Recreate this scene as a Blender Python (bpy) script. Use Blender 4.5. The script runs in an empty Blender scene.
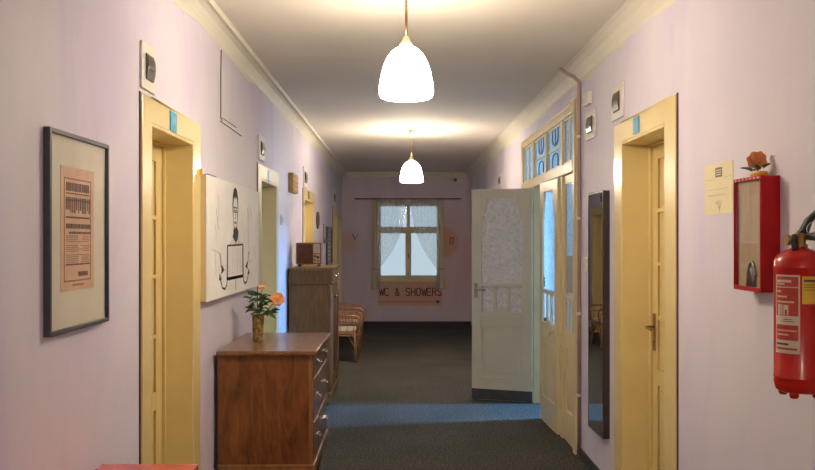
import bpy, bmesh, math, random
from mathutils import Vector, Matrix
random.seed(7)
S = bpy.context.scene
COL = S.collection
PI = math.pi
XL, XR, YF, YB, H = -1.101, 1.327, 15.06, -3.4, 2.88

# ------------------------------------------------------------------ materials
def new_mat(name):
    m = bpy.data.materials.new(name); m.use_nodes = True
    nt = m.node_tree
    b = nt.nodes['Principled BSDF']
    return m, nt, b
def N(nt, t, **kw):
    n = nt.nodes.new(t)
    for k, v in kw.items(): setattr(n, k, v)
    return n
def coords(nt, scale=(1,1,1)):
    g = N(nt, 'ShaderNodeNewGeometry'); mp = N(nt, 'ShaderNodeMapping')
    mp.inputs['Scale'].default_value = scale
    nt.links.new(g.outputs['Position'], mp.inputs['Vector'])
    return mp.outputs['Vector']
def ramp(nt, fac, stops):
    r = N(nt, 'ShaderNodeValToRGB')
    e = r.color_ramp.elements
    e[0].position, e[0].color = stops[0][0], (*stops[0][1], 1)
    e[1].position, e[1].color = stops[-1][0], (*stops[-1][1], 1)
    for p, c in stops[1:-1]:
        x = e.new(p); x.color = (*c, 1)
    nt.links.new(fac, r.inputs['Fac'])
    return r.outputs['Color']
def noise(nt, vec, scale, detail=4, rough=.55, dist=0):
    n = N(nt, 'ShaderNodeTexNoise')
    n.inputs['Scale'].default_value = scale; n.inputs['Detail'].default_value = detail
    n.inputs['Roughness'].default_value = rough; n.inputs['Distortion'].default_value = dist
    nt.links.new(vec, n.inputs['Vector'])
    return n.outputs['Fac']
def bump(nt, b, h, strength, dist=.01):
    bp = N(nt, 'ShaderNodeBump')
    bp.inputs['Strength'].default_value = strength; bp.inputs['Distance'].default_value = dist
    nt.links.new(h, bp.inputs['Height']); nt.links.new(bp.outputs['Normal'], b.inputs['Normal'])
def mottled(name, c, rough=.5, var=.12, scale=6, sc=(1,1,1), bs=.1, metal=0, bscale=None, spec=None, coat=0):
    m, nt, b = new_mat(name)
    v = coords(nt, sc); n = noise(nt, v, scale)
    lo = tuple(x*(1-var) for x in c); hi = tuple(min(1, x*(1+var)) for x in c)
    nt.links.new(ramp(nt, n, [(.3, lo), (.7, hi)]), b.inputs['Base Color'])
    b.inputs['Roughness'].default_value = rough; b.inputs['Metallic'].default_value = metal
    if coat: b.inputs['Coat Weight'].default_value = coat; b.inputs['Coat Roughness'].default_value = .12
    if spec is not None: b.inputs['Specular IOR Level'].default_value = spec
    if bs:
        n2 = noise(nt, v, bscale or scale*4); bump(nt, b, n2, bs)
    return m
def wood(name, dark, mid, light, rough=.35, sc=(6,6,.7), coat=.3, scale=5):
    m, nt, b = new_mat(name)
    v = coords(nt, sc)
    n = noise(nt, v, scale, 6, .6, 1.6)
    n2 = noise(nt, v, scale*9, 3, .6)
    mx = N(nt, 'ShaderNodeMath', operation='MULTIPLY_ADD'); mx.inputs[1].default_value = .3
    nt.links.new(n2, mx.inputs[0]); nt.links.new(n, mx.inputs[2])
    nt.links.new(ramp(nt, mx.outputs[0], [(.38, dark), (.62, mid), (.9, light)]), b.inputs['Base Color'])
    b.inputs['Roughness'].default_value = rough
    b.inputs['Coat Weight'].default_value = coat; b.inputs['Coat Roughness'].default_value = .2
    bump(nt, b, n2, .06)
    return m
M = {}
def wall_material(name, base, marks=False):
    m, nt, b = new_mat(name)
    v = coords(nt)
    v2 = coords(nt, (1.5, 1.0, .45))
    a = noise(nt, v2, 1.1, 5, .6, .6)
    c = ramp(nt, a, [(.33, tuple(x*y for x, y in zip(base, (.90,.87,.98)))), (.5, base), (.64, tuple(min(1,x*y) for x, y in zip(base, (1.04,1.06,1.0))))])
    if marks:
        # pink-orange painted patches of the lettering: soft edged paint on the end wall
        geo = N(nt, 'ShaderNodeNewGeometry'); sx = N(nt, 'ShaderNodeSeparateXYZ')
        nt.links.new(geo.outputs['Position'], sx.inputs[0])
        def mth(op, a_, b_=None, c_=None):
            q = N(nt, 'ShaderNodeMath', operation=op)
            for i, s_ in enumerate((a_, b_, c_)):
                if s_ is None: continue
                if isinstance(s_, (int, float)): q.inputs[i].default_value = s_
                else: nt.links.new(s_, q.inputs[i])
            return q.outputs[0]
        def disc(cx, cz, r, soft, sxx=1.0):
            dx = mth('MULTIPLY', mth('SUBTRACT', sx.outputs['X'], cx), sxx); dz = mth('SUBTRACT', sx.outputs['Z'], cz)
            d = mth('SQRT', mth('ADD', mth('MULTIPLY', dx, dx), mth('MULTIPLY', dz, dz)))
            mr = N(nt, 'ShaderNodeMapRange'); mr.interpolation_type = 'SMOOTHSTEP'
            mr.inputs['From Min'].default_value = r+soft; mr.inputs['From Max'].default_value = r-soft
            nt.links.new(d, mr.inputs['Value']); return mr.outputs[0]
        def rect(cx, cz, hx, hz, soft):
            ax = mth('SUBTRACT', mth('ABSOLUTE', mth('SUBTRACT', sx.outputs['X'], cx)), hx)
            az = mth('SUBTRACT', mth('ABSOLUTE', mth('SUBTRACT', sx.outputs['Z'], cz)), hz)
            mr = N(nt, 'ShaderNodeMapRange'); mr.inputs['From Min'].default_value = soft; mr.inputs['From Max'].default_value = -soft
            nt.links.new(mth('MAXIMUM', ax, az), mr.inputs['Value']); return mr.outputs[0]
        masks = [(disc(.80, 1.56, .29, .03), .85), (disc(.95, 1.2, .75, .5), .35), (rect(.17, .60, .60, .24, .02), .8), (disc(-1.0, 1.55, .16, .14), .6)]
        for mk, w in masks:
            mx = N(nt, 'ShaderNodeMix', data_type='RGBA'); mx.inputs[7].default_value = (.72, .38, .26, 1)
            nt.links.new(mth('MULTIPLY', mk, w), mx.inputs[0]); nt.links.new(c, mx.inputs[6]); c = mx.outputs[2]
    nt.links.new(c, b.inputs['Base Color'])
    b.inputs['Roughness'].default_value = .62
    bump(nt, b, noise(nt, v, 22, 6, .6), .12, .008)
    return m
LILAC = (.70, .65, .77)
M['wall'] = wall_material('lilac_paint', LILAC)
M['wall_far'] = wall_material('lilac_paint_with_patches', (.72, .62, .74), True)
M['ceiling'] = mottled('ceiling_paint', (.74, .69, .62), .8, .03, 2, bs=.05)
M['cove'] = mottled('cornice_cream', (.78, .74, .62), .6, .04, 3, bs=.06)
M['cream'] = mottled('cream_gloss_paint', (.78, .62, .28), .3, .04, 5, bs=.04, coat=.3)
M['cream_leaf'] = mottled('cream_leaf_paint', (.76, .60, .27), .32, .04, 5, bs=.04, coat=.3)
M['cream_pale'] = mottled('pale_cream_paint', (.74, .67, .46), .35, .04, 5, bs=.04, coat=.2)
M['cream_dd'] = mottled('double_door_cream', (.74, .62, .36), .35, .05, 4, bs=.04, coat=.2)
M['open_leaf'] = mottled('open_leaf_cream', (.62, .565, .42), .4, .04, 4, bs=.04)
M['white'] = mottled('white_plastic', (.75, .72, .66), .4, .03, 10, bs=0)
M['white_wall'] = mottled('side_room_white', (.78, .78, .78), .8, .03, 3, bs=.03)
M['smoke'] = mottled('smoked_plastic', (.09, .075, .07), .3, .1, 10, bs=0)
M['black'] = mottled('black_plastic', (.02, .018, .017), .3, .1, 10, bs=0)
M['frame_dark'] = mottled('dark_picture_frame', (.055, .055, .06), .35, .15, 20, bs=.05)
M['ink'] = mottled('ink', (.03, .025, .03), .8, .1, 20, bs=0)
M['ink_soft'] = mottled('ink_soft', (.22, .2, .21), .8, .1, 20, bs=0)
M['ink_faint'] = mottled('ink_faint', (.5, .46, .45), .8, .05, 20, bs=0)
M['ink_brown'] = mottled('brown_ink', (.12, .055, .04), .8, .1, 20, bs=0)
M['brown_faint'] = mottled('faded_brown_ink', (.33, .16, .09), .8, .1, 20, bs=0)
M['mat'] = mottled('ivory_mount', (.74, .69, .56), .8, .03, 10, bs=.02)
M['print'] = mottled('old_salmon_paper', (.72, .47, .31), .8, .1, 14, bs=.02)
M['canvas'] = mottled('white_canvas', (.85, .84, .82), .7, .05, 8, bs=.08, bscale=120)
M['canvas_side'] = mottled('canvas_side_wood', (.66, .52, .30), .6, .06, 10, bs=.05)
M['blue_strip'] = mottled('blue_strip', (.04, .2, .55), .5, .1, 10, bs=0)
M['yellow'] = mottled('yellow_plastic', (.85, .5, .04), .35, .08, 10, bs=0)
M['plaque'] = mottled('blue_plaque', (.05, .36, .62), .3, .2, 30, bs=0)
M['plaque_light'] = mottled('plaque_light', (.2, .5, .68), .4, .05, 30, bs=0)
M['paper'] = mottled('cream_paper', (.80, .72, .47), .8, .03, 8, bs=.03)
M['brass'] = mottled('worn_brass', (.35, .22, .08), .35, .2, 12, bs=.05, metal=1)
M['chrome'] = mottled('silver_metal', (.75, .73, .7), .22, .05, 12, bs=0, metal=1)
M['steel'] = mottled('dull_steel', (.35, .34, .33), .4, .1, 12, bs=0, metal=1)
M['red'] = mottled('red_enamel', (.46, .006, .010), .42, .08, 8, bs=.03, spec=.25)
M['red_ext'] = mottled('extinguisher_red', (.52, .012, .006), .22, .05, 8, bs=0, spec=.45, coat=.15)
M['red_label'] = mottled('label_red', (.50, .045, .025), .45, .05, 10, bs=0)
M['label_cream'] = mottled('label_cream', (.68, .58, .44), .45, .05, 10, bs=0)
M['label_yellow'] = mottled('label_yellow', (.75, .45, .02), .4, .05, 10, bs=0)
M['red_top'] = mottled('red_table_paint', (.55, .04, .055), .25, .08, 6, bs=.03, coat=.6)
M['beige_board'] = wood('beige_board', (.34,.24,.15), (.42,.31,.20), (.48,.37,.25), .7, (10,10,.6), 0)
M['base'] = mottled('dark_skirting', (.045, .04, .037), .5, .15, 5, bs=.05)
M['kick'] = mottled('kick_plate', (.05, .05, .05), .5, .25, 14, bs=.15)
M['walnut'] = wood('red_walnut', (.05,.016,.005), (.17,.054,.014), (.28,.10,.028), .33, (4,4,.9), .3, 3.2)
M['walnut_top'] = wood('walnut_top', (.08,.034,.014), (.18,.080,.032), (.28,.13,.055), .28, (6,.9,6))
M['walnut_trim'] = wood('walnut_trim', (.14,.055,.018), (.24,.10,.035), (.32,.15,.055), .35)
M['walnut_front'] = wood('walnut_front', (.07,.028,.014), (.13,.055,.028), (.18,.08,.04), .3, (6,.9,6))
M['greywood'] = gw = wood('grey_brown_wood', (.12,.058,.018), (.18,.09,.030), (.23,.125,.045), .5, (6,6,.7), .1)
gw.node_tree.nodes['Principled BSDF'].inputs['Specular IOR Level'].default_value = .2
M['radio_wood'] = wood('radio_wood', (.15,.045,.015), (.26,.09,.03), (.36,.14,.05), .3, (14,14,3))
M['radio_cloth'] = mottled('speaker_cloth', (.15, .05, .018), .8, .3, 60, bs=.3)
M['radio_dial'] = mottled('dial_glass', (.62, .5, .3), .2, .12, 40, bs=0)
M['carved'] = wood('carved_wood', (.34,.17,.05), (.55,.31,.11), (.66,.42,.18), .5, (10,10,10))
M['dark_oval'] = mottled('dark_carving', (.07, .06, .055), .5, .3, 40, bs=.3)
M['rattan'] = wood('rattan', (.18,.075,.03), (.30,.13,.05), (.40,.20,.09), .4, (8,8,8))
M['cushion'] = mottled('white_cushion', (.62, .58, .54), .9, .15, 60, bs=.3)
M['leaf'] = mottled('leaf_green', (.045, .10, .03), .5, .35, 30, bs=.1)
M['stem'] = mottled('stem_green', (.08, .14, .04), .6, .2, 30, bs=0)
M['rose'] = mottled('rose_peach', (.92, .45, .22), .6, .12, 30, bs=0)
M['rose_pale'] = mottled('rose_pale', (.85, .45, .25), .6, .12, 30, bs=0)
M['rose_orange'] = mottled('rose_orange', (.90, .36, .13), .6, .2, 30, bs=0)
M['pipe'] = mottled('painted_pipe', (.42, .30, .27), .5, .1, 10, bs=0)
M['cable'] = mottled('brown_cable_and_shadow', (.12, .07, .06), .6, .2, 10, bs=0)
M['rod'] = mottled('dark_rod', (.15, .08, .05), .5, .1, 10, bs=0)
M['oldpaper'] = mottled('old_picture', (.30, .26, .22), .7, .35, 50, bs=0)
M['window_frame'] = mottled('window_frame_cream', (.72, .64, .46), .5, .06, 6, bs=.04)
M['sheet_grey'] = mottled('notice_grey', (.33, .33, .36), .7, .1, 15, bs=0)

# carpet
m, nt, b = new_mat('carpet'); v = coords(nt)
n1 = noise(nt, v, 60, 5, .8); n2 = noise(nt, v, 1.2, 3)
mx = N(nt, 'ShaderNodeMath', operation='MULTIPLY_ADD'); mx.inputs[1].default_value = .12
nt.links.new(n2, mx.inputs[0]); nt.links.new(n1, mx.inputs[2])
nt.links.new(ramp(nt, mx.outputs[0], [(.38, (.018,.018,.016)), (.56, (.070,.069,.062)), (.72, (.22,.215,.19))]), b.inputs['Base Color'])
b.inputs['Roughness'].default_value = 1; b.inputs['Specular IOR Level'].default_value = .1
bump(nt, b, n1, .6, .02); M['carpet'] = m

# embossed glass for doors
def frosted(name, tint, transp=.12, bs=.6, bscale=38, dif=.35, gloss=.09, grough=.12):
    m, nt, b = new_mat(name)
    out = nt.nodes['Material Output']
    v = coords(nt); n = noise(nt, v, bscale, 4, .7, 1.0)
    bp = N(nt, 'ShaderNodeBump'); bp.inputs['Strength'].default_value = bs; bp.inputs['Distance'].default_value = .01
    nt.links.new(n, bp.inputs['Height'])
    tr = N(nt, 'ShaderNodeBsdfTranslucent'); pc_ = ramp(nt, n, [(.35, tuple(t_*.72 for t_ in tint)), (.65, tuple(min(1, t_*1.12) for t_ in tint))]); nt.links.new(pc_, tr.inputs[0])
    df = N(nt, 'ShaderNodeBsdfDiffuse'); nt.links.new(pc_, df.inputs[0])
    gl = N(nt, 'ShaderNodeBsdfGlossy'); gl.inputs['Roughness'].default_value = grough
    tp = N(nt, 'ShaderNodeBsdfTransparent')
    nt.links.new(bp.outputs[0], gl.inputs['Normal']); nt.links.new(bp.outputs[0], tr.inputs['Normal']); nt.links.new(bp.outputs[0], df.inputs['Normal'])
    def mix(f, a_, b_):
        q = N(nt, 'ShaderNodeMixShader'); q.inputs[0].default_value = f
        nt.links.new(a_, q.inputs[1]); nt.links.new(b_, q.inputs[2]); return q.outputs[0]
    s = mix(dif, tr.outputs[0], df.outputs[0]); s = mix(transp, s, tp.outputs[0]); s = mix(gloss, s, gl.outputs[0])
    nt.links.new(s, out.inputs['Surface']); return m
M['frost'] = frosted('ice_pattern_glass', (.80,.76,.72), .06, 1.0, 30, .88, .16, .3)
M['frost_clear'] = frosted('reeded_glass', (.80,.84,.86), .06, .3, 30, .08)
# clear pane with reflection
def clear(name, refl=.05, rough=.02):
    m, nt, b = new_mat(name); out = nt.nodes['Material Output']
    tp = N(nt, 'ShaderNodeBsdfTransparent'); gl = N(nt, 'ShaderNodeBsdfGlossy'); gl.inputs['Roughness'].default_value = rough
    lw = N(nt, 'ShaderNodeLayerWeight'); lw.inputs['Blend'].default_value = .5
    pw = N(nt, 'ShaderNodeMath', operation='POWER'); pw.inputs[1].default_value = 5; nt.links.new(lw.outputs['Facing'], pw.inputs[0])
    fr = N(nt, 'ShaderNodeMath', operation='MULTIPLY_ADD'); fr.inputs[1].default_value = .5; fr.inputs[2].default_value = .006; nt.links.new(pw.outputs[0], fr.inputs[0])
    q = N(nt, 'ShaderNodeMixShader'); nt.links.new(fr.outputs[0], q.inputs[0]); nt.links.new(tp.outputs[0], q.inputs[1]); nt.links.new(gl.outputs[0], q.inputs[2])
    nt.links.new(q.outputs[0], out.inputs['Surface']); return m
M['clear'] = clear('clear_glass')
m, nt, b = new_mat('mirror_glass'); b.inputs['Metallic'].default_value = 1; b.inputs['Base Color'].default_value = (.8,.8,.78,1); b.inputs['Roughness'].default_value = .015; M['mirror'] = m
# lace
m, nt, b = new_mat('lace'); out = nt.nodes['Material Output']; v = coords(nt)
n1 = noise(nt, v, 60, 3, .7)
tr = N(nt, 'ShaderNodeBsdfTranslucent'); tr.inputs[0].default_value = (.95,.94,.9,1)
df = N(nt, 'ShaderNodeBsdfDiffuse'); df.inputs[0].default_value = (.92,.88,.78,1)
a1 = N(nt, 'ShaderNodeMixShader'); a1.inputs[0].default_value = .5; nt.links.new(tr.outputs[0], a1.inputs[1]); nt.links.new(df.outputs[0], a1.inputs[2])
tp = N(nt, 'ShaderNodeBsdfTransparent'); a2 = N(nt, 'ShaderNodeMixShader')
mr = N(nt, 'ShaderNodeMapRange'); mr.inputs['From Min'].default_value = .3; mr.inputs['From Max'].default_value = .7
mr.inputs['To Min'].default_value = .15; mr.inputs['To Max'].default_value = .62
nt.links.new(n1, mr.inputs['Value']); nt.links.new(mr.outputs[0], a2.inputs[0])
nt.links.new(tp.outputs[0], a2.inputs[1]); nt.links.new(a1.outputs[0], a2.inputs[2]); nt.links.new(a2.outputs[0], out.inputs['Surface'])
M['lace'] = m
M['lace_dense'] = mottled('gathered_lace', (.72,.64,.48), .9, .1, 40, bs=.1)
# amber vase
m, nt, b = new_mat('amber_glass'); v = coords(nt)
vo = N(nt, 'ShaderNodeTexVoronoi'); vo.inputs['Scale'].default_value = 60; nt.links.new(v, vo.inputs['Vector'])
nt.links.new(ramp(nt, vo.outputs['Distance'], [(.1, (.46,.31,.08)), (.8, (.18,.11,.025))]), b.inputs['Base Color'])
b.inputs['Roughness'].default_value = .12; b.inputs['Transmission Weight'].default_value = .25
bump(nt, b, vo.outputs['Distance'], .6, .01); M['amber'] = m
# opal shade
def emis(name, c, s):
    m, nt, b = new_mat(name)
    b.inputs['Base Color'].default_value = (.8,.78,.72,1); b.inputs['Roughness'].default_value = .2
    b.inputs['Emission Color'].default_value = (*c, 1); b.inputs['Emission Strength'].default_value = s
    return m
LAMP = (1.0, .85, .655)
M['opal_far'] = emis('lit_opal_glass_boosted', LAMP, 74.0)  # far lamp's glow boosted beyond the others to brighten the end wall
M['opal'] = emis('lit_opal_glass', LAMP, 62.0)

# ------------------------------------------------------------------ mesh helpers
class MB:
    def __init__(s): s.v = []; s.f = []; s.smooth = False
    def box(s, x0, x1, y0, y1, z0, z1):
        if x0 > x1: x0, x1 = x1, x0
        if y0 > y1: y0, y1 = y1, y0
        if z0 > z1: z0, z1 = z1, z0
        k = len(s.v)
        s.v += [(x0,y0,z0),(x1,y0,z0),(x1,y1,z0),(x0,y1,z0),(x0,y0,z1),(x1,y0,z1),(x1,y1,z1),(x0,y1,z1)]
        s.f += [tuple(k+i for i in q) for q in ((0,3,2,1),(4,5,6,7),(0,1,5,4),(1,2,6,5),(2,3,7,6),(3,0,4,7))]
        return s
    def prism(s, pts, a0, a1, axis='y'):
        """pts 2-D polygon; axis y: (x,z); axis x: (y,z); axis z: (x,y)"""
        k = len(s.v); n = len(pts)
        def P(p, a):
            return (p[0], a, p[1]) if axis == 'y' else ((a, p[0], p[1]) if axis == 'x' else (p[0], p[1], a))
        s.v += [P(p, a0) for p in pts] + [P(p, a1) for p in pts]
        s.f.append(tuple(range(k, k+n))); s.f.append(tuple(range(k+2*n-1, k+n-1, -1)))
        for i in range(n):
            j = (i+1) % n; s.f.append((k+i, k+n+i, k+n+j, k+j))
        return s
    def ring_prism(s, outer, inner, a0, a1, axis='y'):
        k = len(s.v); n = len(outer)
        def P(p, a):
            return (p[0], a, p[1]) if axis == 'y' else ((a, p[0], p[1]) if axis == 'x' else (p[0], p[1], a))
        for a in (a0, a1):
            s.v += [P(p, a) for p in outer] + [P(p, a) for p in inner]
        for i in range(n):
            j = (i+1) % n
            s.f += [(k+i, k+j, k+n+j, k+n+i), (k+2*n+i, k+3*n+i, k+3*n+j, k+2*n+j),
                    (k+i, k+2*n+i, k+2*n+j, k+j), (k+n+i, k+n+j, k+3*n+j, k+3*n+i)]
        return s
    def tube(s, pts, r, n=8, closed=False):
        pts = [Vector(p) for p in pts]; m_ = len(pts)
        rs = r if isinstance(r, (list, tuple)) else [r]*m_
        k = len(s.v); prev = None
        for i, p in enumerate(pts):
            if closed: t = pts[(i+1) % m_]-pts[i-1]
            else: t = pts[min(i+1, m_-1)]-pts[max(i-1, 0)]
            if t.length < 1e-9: t = Vector((0,0,1))
            t.normalize()
            if prev is None:
                a = Vector((0,0,1)) if abs(t.z) < .9 else Vector((1,0,0))
                u = t.cross(a).normalized()
            else:
                u = prev - t*prev.dot(t)
                u = u.normalized() if u.length > 1e-6 else t.orthogonal().normalized()
            prev = u; w = t.cross(u)
            for j in range(n):
                a = 2*PI*j/n; q = p+u*math.cos(a)*rs[i]+w*math.sin(a)*rs[i]
                s.v.append(tuple(q))
        for i in range(m_ if closed else m_-1):
            i2 = (i+1) % m_
            for j in range(n):
                j2 = (j+1) % n
                s.f.append((k+i*n+j, k+i*n+j2, k+i2*n+j2, k+i2*n+j))
        if not closed:
            s.f.append(tuple(k+j for j in range(n-1, -1, -1))); s.f.append(tuple(k+(m_-1)*n+j for j in range(n)))
        return s
    def lathe(s, prof, c, n=28, axis='z'):
        k = len(s.v); m_ = len(prof)
        for r, z in prof:
            for j in range(n):
                a = 2*PI*j/n
                d = (r*math.cos(a), r*math.sin(a), z)
                if axis == 'x': d = (z, r*math.cos(a), r*math.sin(a))
                if axis == 'y': d = (r*math.cos(a), z, r*math.sin(a))
                s.v.append((c[0]+d[0], c[1]+d[1], c[2]+d[2]))
        for i in range(m_-1):
            for j in range(n):
                j2 = (j+1) % n
                s.f.append((k+i*n+j, k+i*n+j2, k+(i+1)*n+j2, k+(i+1)*n+j))
        if prof[0][0] > 1e-4: s.f.append(tuple(k+j for j in range(n-1, -1, -1)))
        if prof[-1][0] > 1e-4: s.f.append(tuple(k+(m_-1)*n+j for j in range(n)))
        return s
    def grid(s, P, nu, nv):
        k = len(s.v)
        for i in range(nu+1):
            for j in range(nv+1): s.v.append(tuple(P(i/nu, j/nv)))
        for i in range(nu):
            for j in range(nv):
                a = k+i*(nv+1)+j; s.f.append((a, a+nv+1, a+nv+2, a+1))
        return s
    def build(s, name, m, parent=None, bevel=0, smooth=False, solid=0):
        me = bpy.data.meshes.new(name)
        off = Vector((0,0,0))
        xf = None
        if parent is not None and parent.get('_w') is not None:
            off = Vector(parent['_w'])
        elif parent is None:
            xs = [p[0] for p in s.v]; ys = [p[1] for p in s.v]; zs = [p[2] for p in s.v]
            off = Vector(((min(xs)+max(xs))/2, (min(ys)+max(ys))/2, min(zs)))
        me.from_pydata([(p[0]-off.x, p[1]-off.y, p[2]-off.z) for p in s.v], [], s.f)
        bm = bmesh.new(); bm.from_mesh(me)
        bmesh.ops.remove_doubles(bm, verts=bm.verts, dist=1e-6)
        bmesh.ops.recalc_face_normals(bm, faces=bm.faces)
        bm.to_mesh(me); bm.free()
        me.materials.append(M[m] if isinstance(m, str) else m)
        if smooth:
            for p in me.polygons: p.use_smooth = True
        o = bpy.data.objects.new(name, me); COL.objects.link(o)
        if parent is not None:
            o.parent = parent
            o['_w'] = list(off)
        else:
            o.location = off; o['_w'] = list(off)
        if bevel:
            md = o.modifiers.new('bevel', 'BEVEL'); md.width = bevel; md.segments = 2; md.limit_method = 'ANGLE'
        if solid:
            md = o.modifiers.new('solid', 'SOLIDIFY'); md.thickness = solid; md.offset = 0
        return o
def empty(name, loc):
    o = bpy.data.objects.new(name, None); COL.objects.link(o); o.empty_display_size = .1
    o.location = loc; o['_w'] = list(loc); return o
def tag(o, label, cat, group=None, kind=None):
    o['label'] = label; o['category'] = cat
    if group: o['group'] = group
    if kind: o['kind'] = kind
    return o
def B(*a): return MB().box(*a)
def arc(c, r, a0, a1, n, plane='xz', ry=None):
    ry = r if ry is None else ry; out = []
    for i in range(n+1):
        a = a0+(a1-a0)*i/n; p, q = r*math.cos(a), ry*math.sin(a)
        out.append((c[0]+p, c[1], c[2]+q) if plane == 'xz' else ((c[0], c[1]+p, c[2]+q) if plane == 'yz' else (c[0]+p, c[1]+q, c[2])))
    return out
def copy_tree(o, parent=None):
    c = o.copy(); COL.objects.link(c)
    if parent is not None: c.parent = parent
    for ch in [x for x in COL.objects if x.parent == o]: copy_tree(ch, c)
    return c

# ------------------------------------------------------------------ setting
def wall_with_holes(name, x0, x1, y0, y1, holes, mat, label, axis='x'):
    """wall slab between x0..x1; holes (a0,a1,z0,z1) along its run"""
    w = MB(); ys = sorted({y0, y1} | {h[0] for h in holes} | {h[1] for h in holes})
    for a, b_ in zip(ys[:-1], ys[1:]):
        hs = [h for h in holes if h[0] <= a+1e-6 and h[1] >= b_-1e-6]
        z = 0.0; segs = []
        for h in sorted(hs, key=lambda h: h[2]):
            if h[2] > z: segs.append((z, h[2]))
            z = h[3]
        if z < H: segs.append((z, H))
        for s0, s1 in segs:
            if axis == 'x': w.box(x0, x1, a, b_, s0, s1)
            else: w.box(a, b_, x0, x1, s0, s1)
    return tag(w.build(name, mat), label, 'wall', kind='structure')

# doors on the left wall: outer casing y0,y1, ztop, near casing, far casing
LD = [(3.377, 4.360, 2.224, .12, .14), (6.14, 7.17, 2.192, .125, .12), (8.99, 10.16, 2.186, .14, .15), (12.95, 13.90, 2.15, .12, .12), (14.02, 14.98, 2.12, .12, .12)]
RD = (3.828, 4.926, 2.300, .150, .155)
DD = (5.954, 8.55, 2.645)
lh = [(a+n, b_-f, 0, zt-.11) for a, b_, zt, n, f in LD]
wall_with_holes('wall_left', XL-.30, XL, YB, YF, lh, 'wall', 'lilac painted corridor wall on the left')
wall_with_holes('wall_right', XR, XR+.22, YB, YF, [(RD[0]+RD[3], RD[1]-RD[4], 0, RD[2]-.12), (DD[0]+.06, DD[1]-.06, 0, DD[2]-.06)], 'wall', 'lilac painted corridor wall on the right')
WN = (-.44, .755, .86, 2.28)
wall_with_holes('wall_far', YF, YF+.30, XL-.30, XR+.22, [WN], 'wall_far', 'darker lilac end wall with orange paint patches and window', 'y')
tag(B(XL-.3, XR+.22, YB-.2, YB, 0, H).build('wall_behind', 'wall'), 'lilac end wall behind the viewer', 'wall', kind='structure')
tag(B(XL-.3, 5.6, YB-.2, YF+.3, -.1, 0).build('floor', 'carpet'), 'dark brown grey carpet running down the corridor', 'floor', kind='structure')
tag(B(XL-.3, 5.6, YB-.2, YF+.3, H, H+.1).build('ceiling', 'ceiling'), 'cream white painted corridor ceiling', 'ceiling', kind='structure')
# side room behind the double doorway
SX = 3.4
tag(B(XR+.22, SX, 5.2, 5.4, 0, H).build('wall_side_room_near', 'white_wall'), 'near wall of the daylit side room', 'wall', kind='structure')
tag(B(XR+.22, SX, 9.1, 9.3, 0, H).build('wall_side_room_far', 'white_wall'), 'far wall of the daylit side room', 'wall', kind='structure')
SW = (7.25, 8.25, .85, 2.45)
wall_with_holes('wall_side_room_outer', SX, SX+.3, 5.2, 9.3, [SW], 'white_wall', 'outer wall of the daylit side room with its window')

# cornice: wall cove with bead
def cove(name, side, label):
    prof = [(0, 2.785), (.003, 2.787), (.010, 2.80), (.024, 2.82), (.045, 2.845), (.07, 2.858), (.084, 2.86), (.088, 2.850), (.100, 2.850), (.105, 2.862), (.105, 2.88), (0, 2.88)]
    if side == 'right': prof = [(0, 2.785), (.004, 2.79), (.02, 2.812), (.05, 2.845), (.085, 2.868), (.115, 2.878), (.115, 2.88), (0, 2.88)]
    if side == 'left': pts = [(XL+p, z) for p, z in prof]; o = MB().prism(pts, YB, YF)
    elif side == 'right': pts = [(XR-p, z) for p, z in prof]; o = MB().prism(pts, YB, YF)
    else: pts = [(YF-p, z) for p, z in prof]; o = MB().prism(pts, XL+.1, XR-.1, 'x')
    return tag(o.build(name, 'cove'), label, 'cornice', kind='structure')
cove('trim_1', 'left', 'cream plaster cornice along the left wall')
cove('trim_2', 'right', 'cream plaster cornice along the right wall')
cove('trim_3', 'far', 'cream plaster cornice over the end wall window')
# painted cream band below the cornice, wavy lower edge, 1 mm of paint
def band(name, x, s, label):
    w = MB(); n = 120
    def P(u, v_):
        y = 0+ (YF-.0)*u
        lo = 2.765+.012*math.sin(y*3.1)+.008*math.sin(y*7.3+1)
        return (x+s*.0015, y, lo+(2.79-lo)*v_)
    w.grid(P, n, 1)
    return tag(w.build(name, 'cove', solid=.001), label, 'paint band', kind='structure')
band('trim_4', XL, 1, 'hand-painted cream band under the left cornice')
band('trim_5', XR, -1, 'hand-painted cream band under the right cornice')

def base_runs(name, x, s, cuts, label):
    w = MB(); y = YB
    for a, b_ in sorted(cuts)+[(YF, YF)]:
        if a-y > .01: w.box(x, x+s*.014, y, a, 0, .075)
        y = b_
    return tag(w.build(name, 'base', bevel=.003), label, 'baseboard', kind='structure')
base_runs('baseboard_left', XL, 1, [(d[0], d[1]) for d in LD], 'dark low skirting along the left wall')
base_runs('baseboard_right', XR, -1, [(RD[0], RD[1]), (DD[0], DD[1])], 'dark low skirting along the right wall')
tag(B(XL+.014, XR-.014, YF-.014, YF, 0, .07).build('baseboard_far', 'base', bevel=.003), 'dark low skirting under the end window', 'baseboard', kind='structure')

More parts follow.
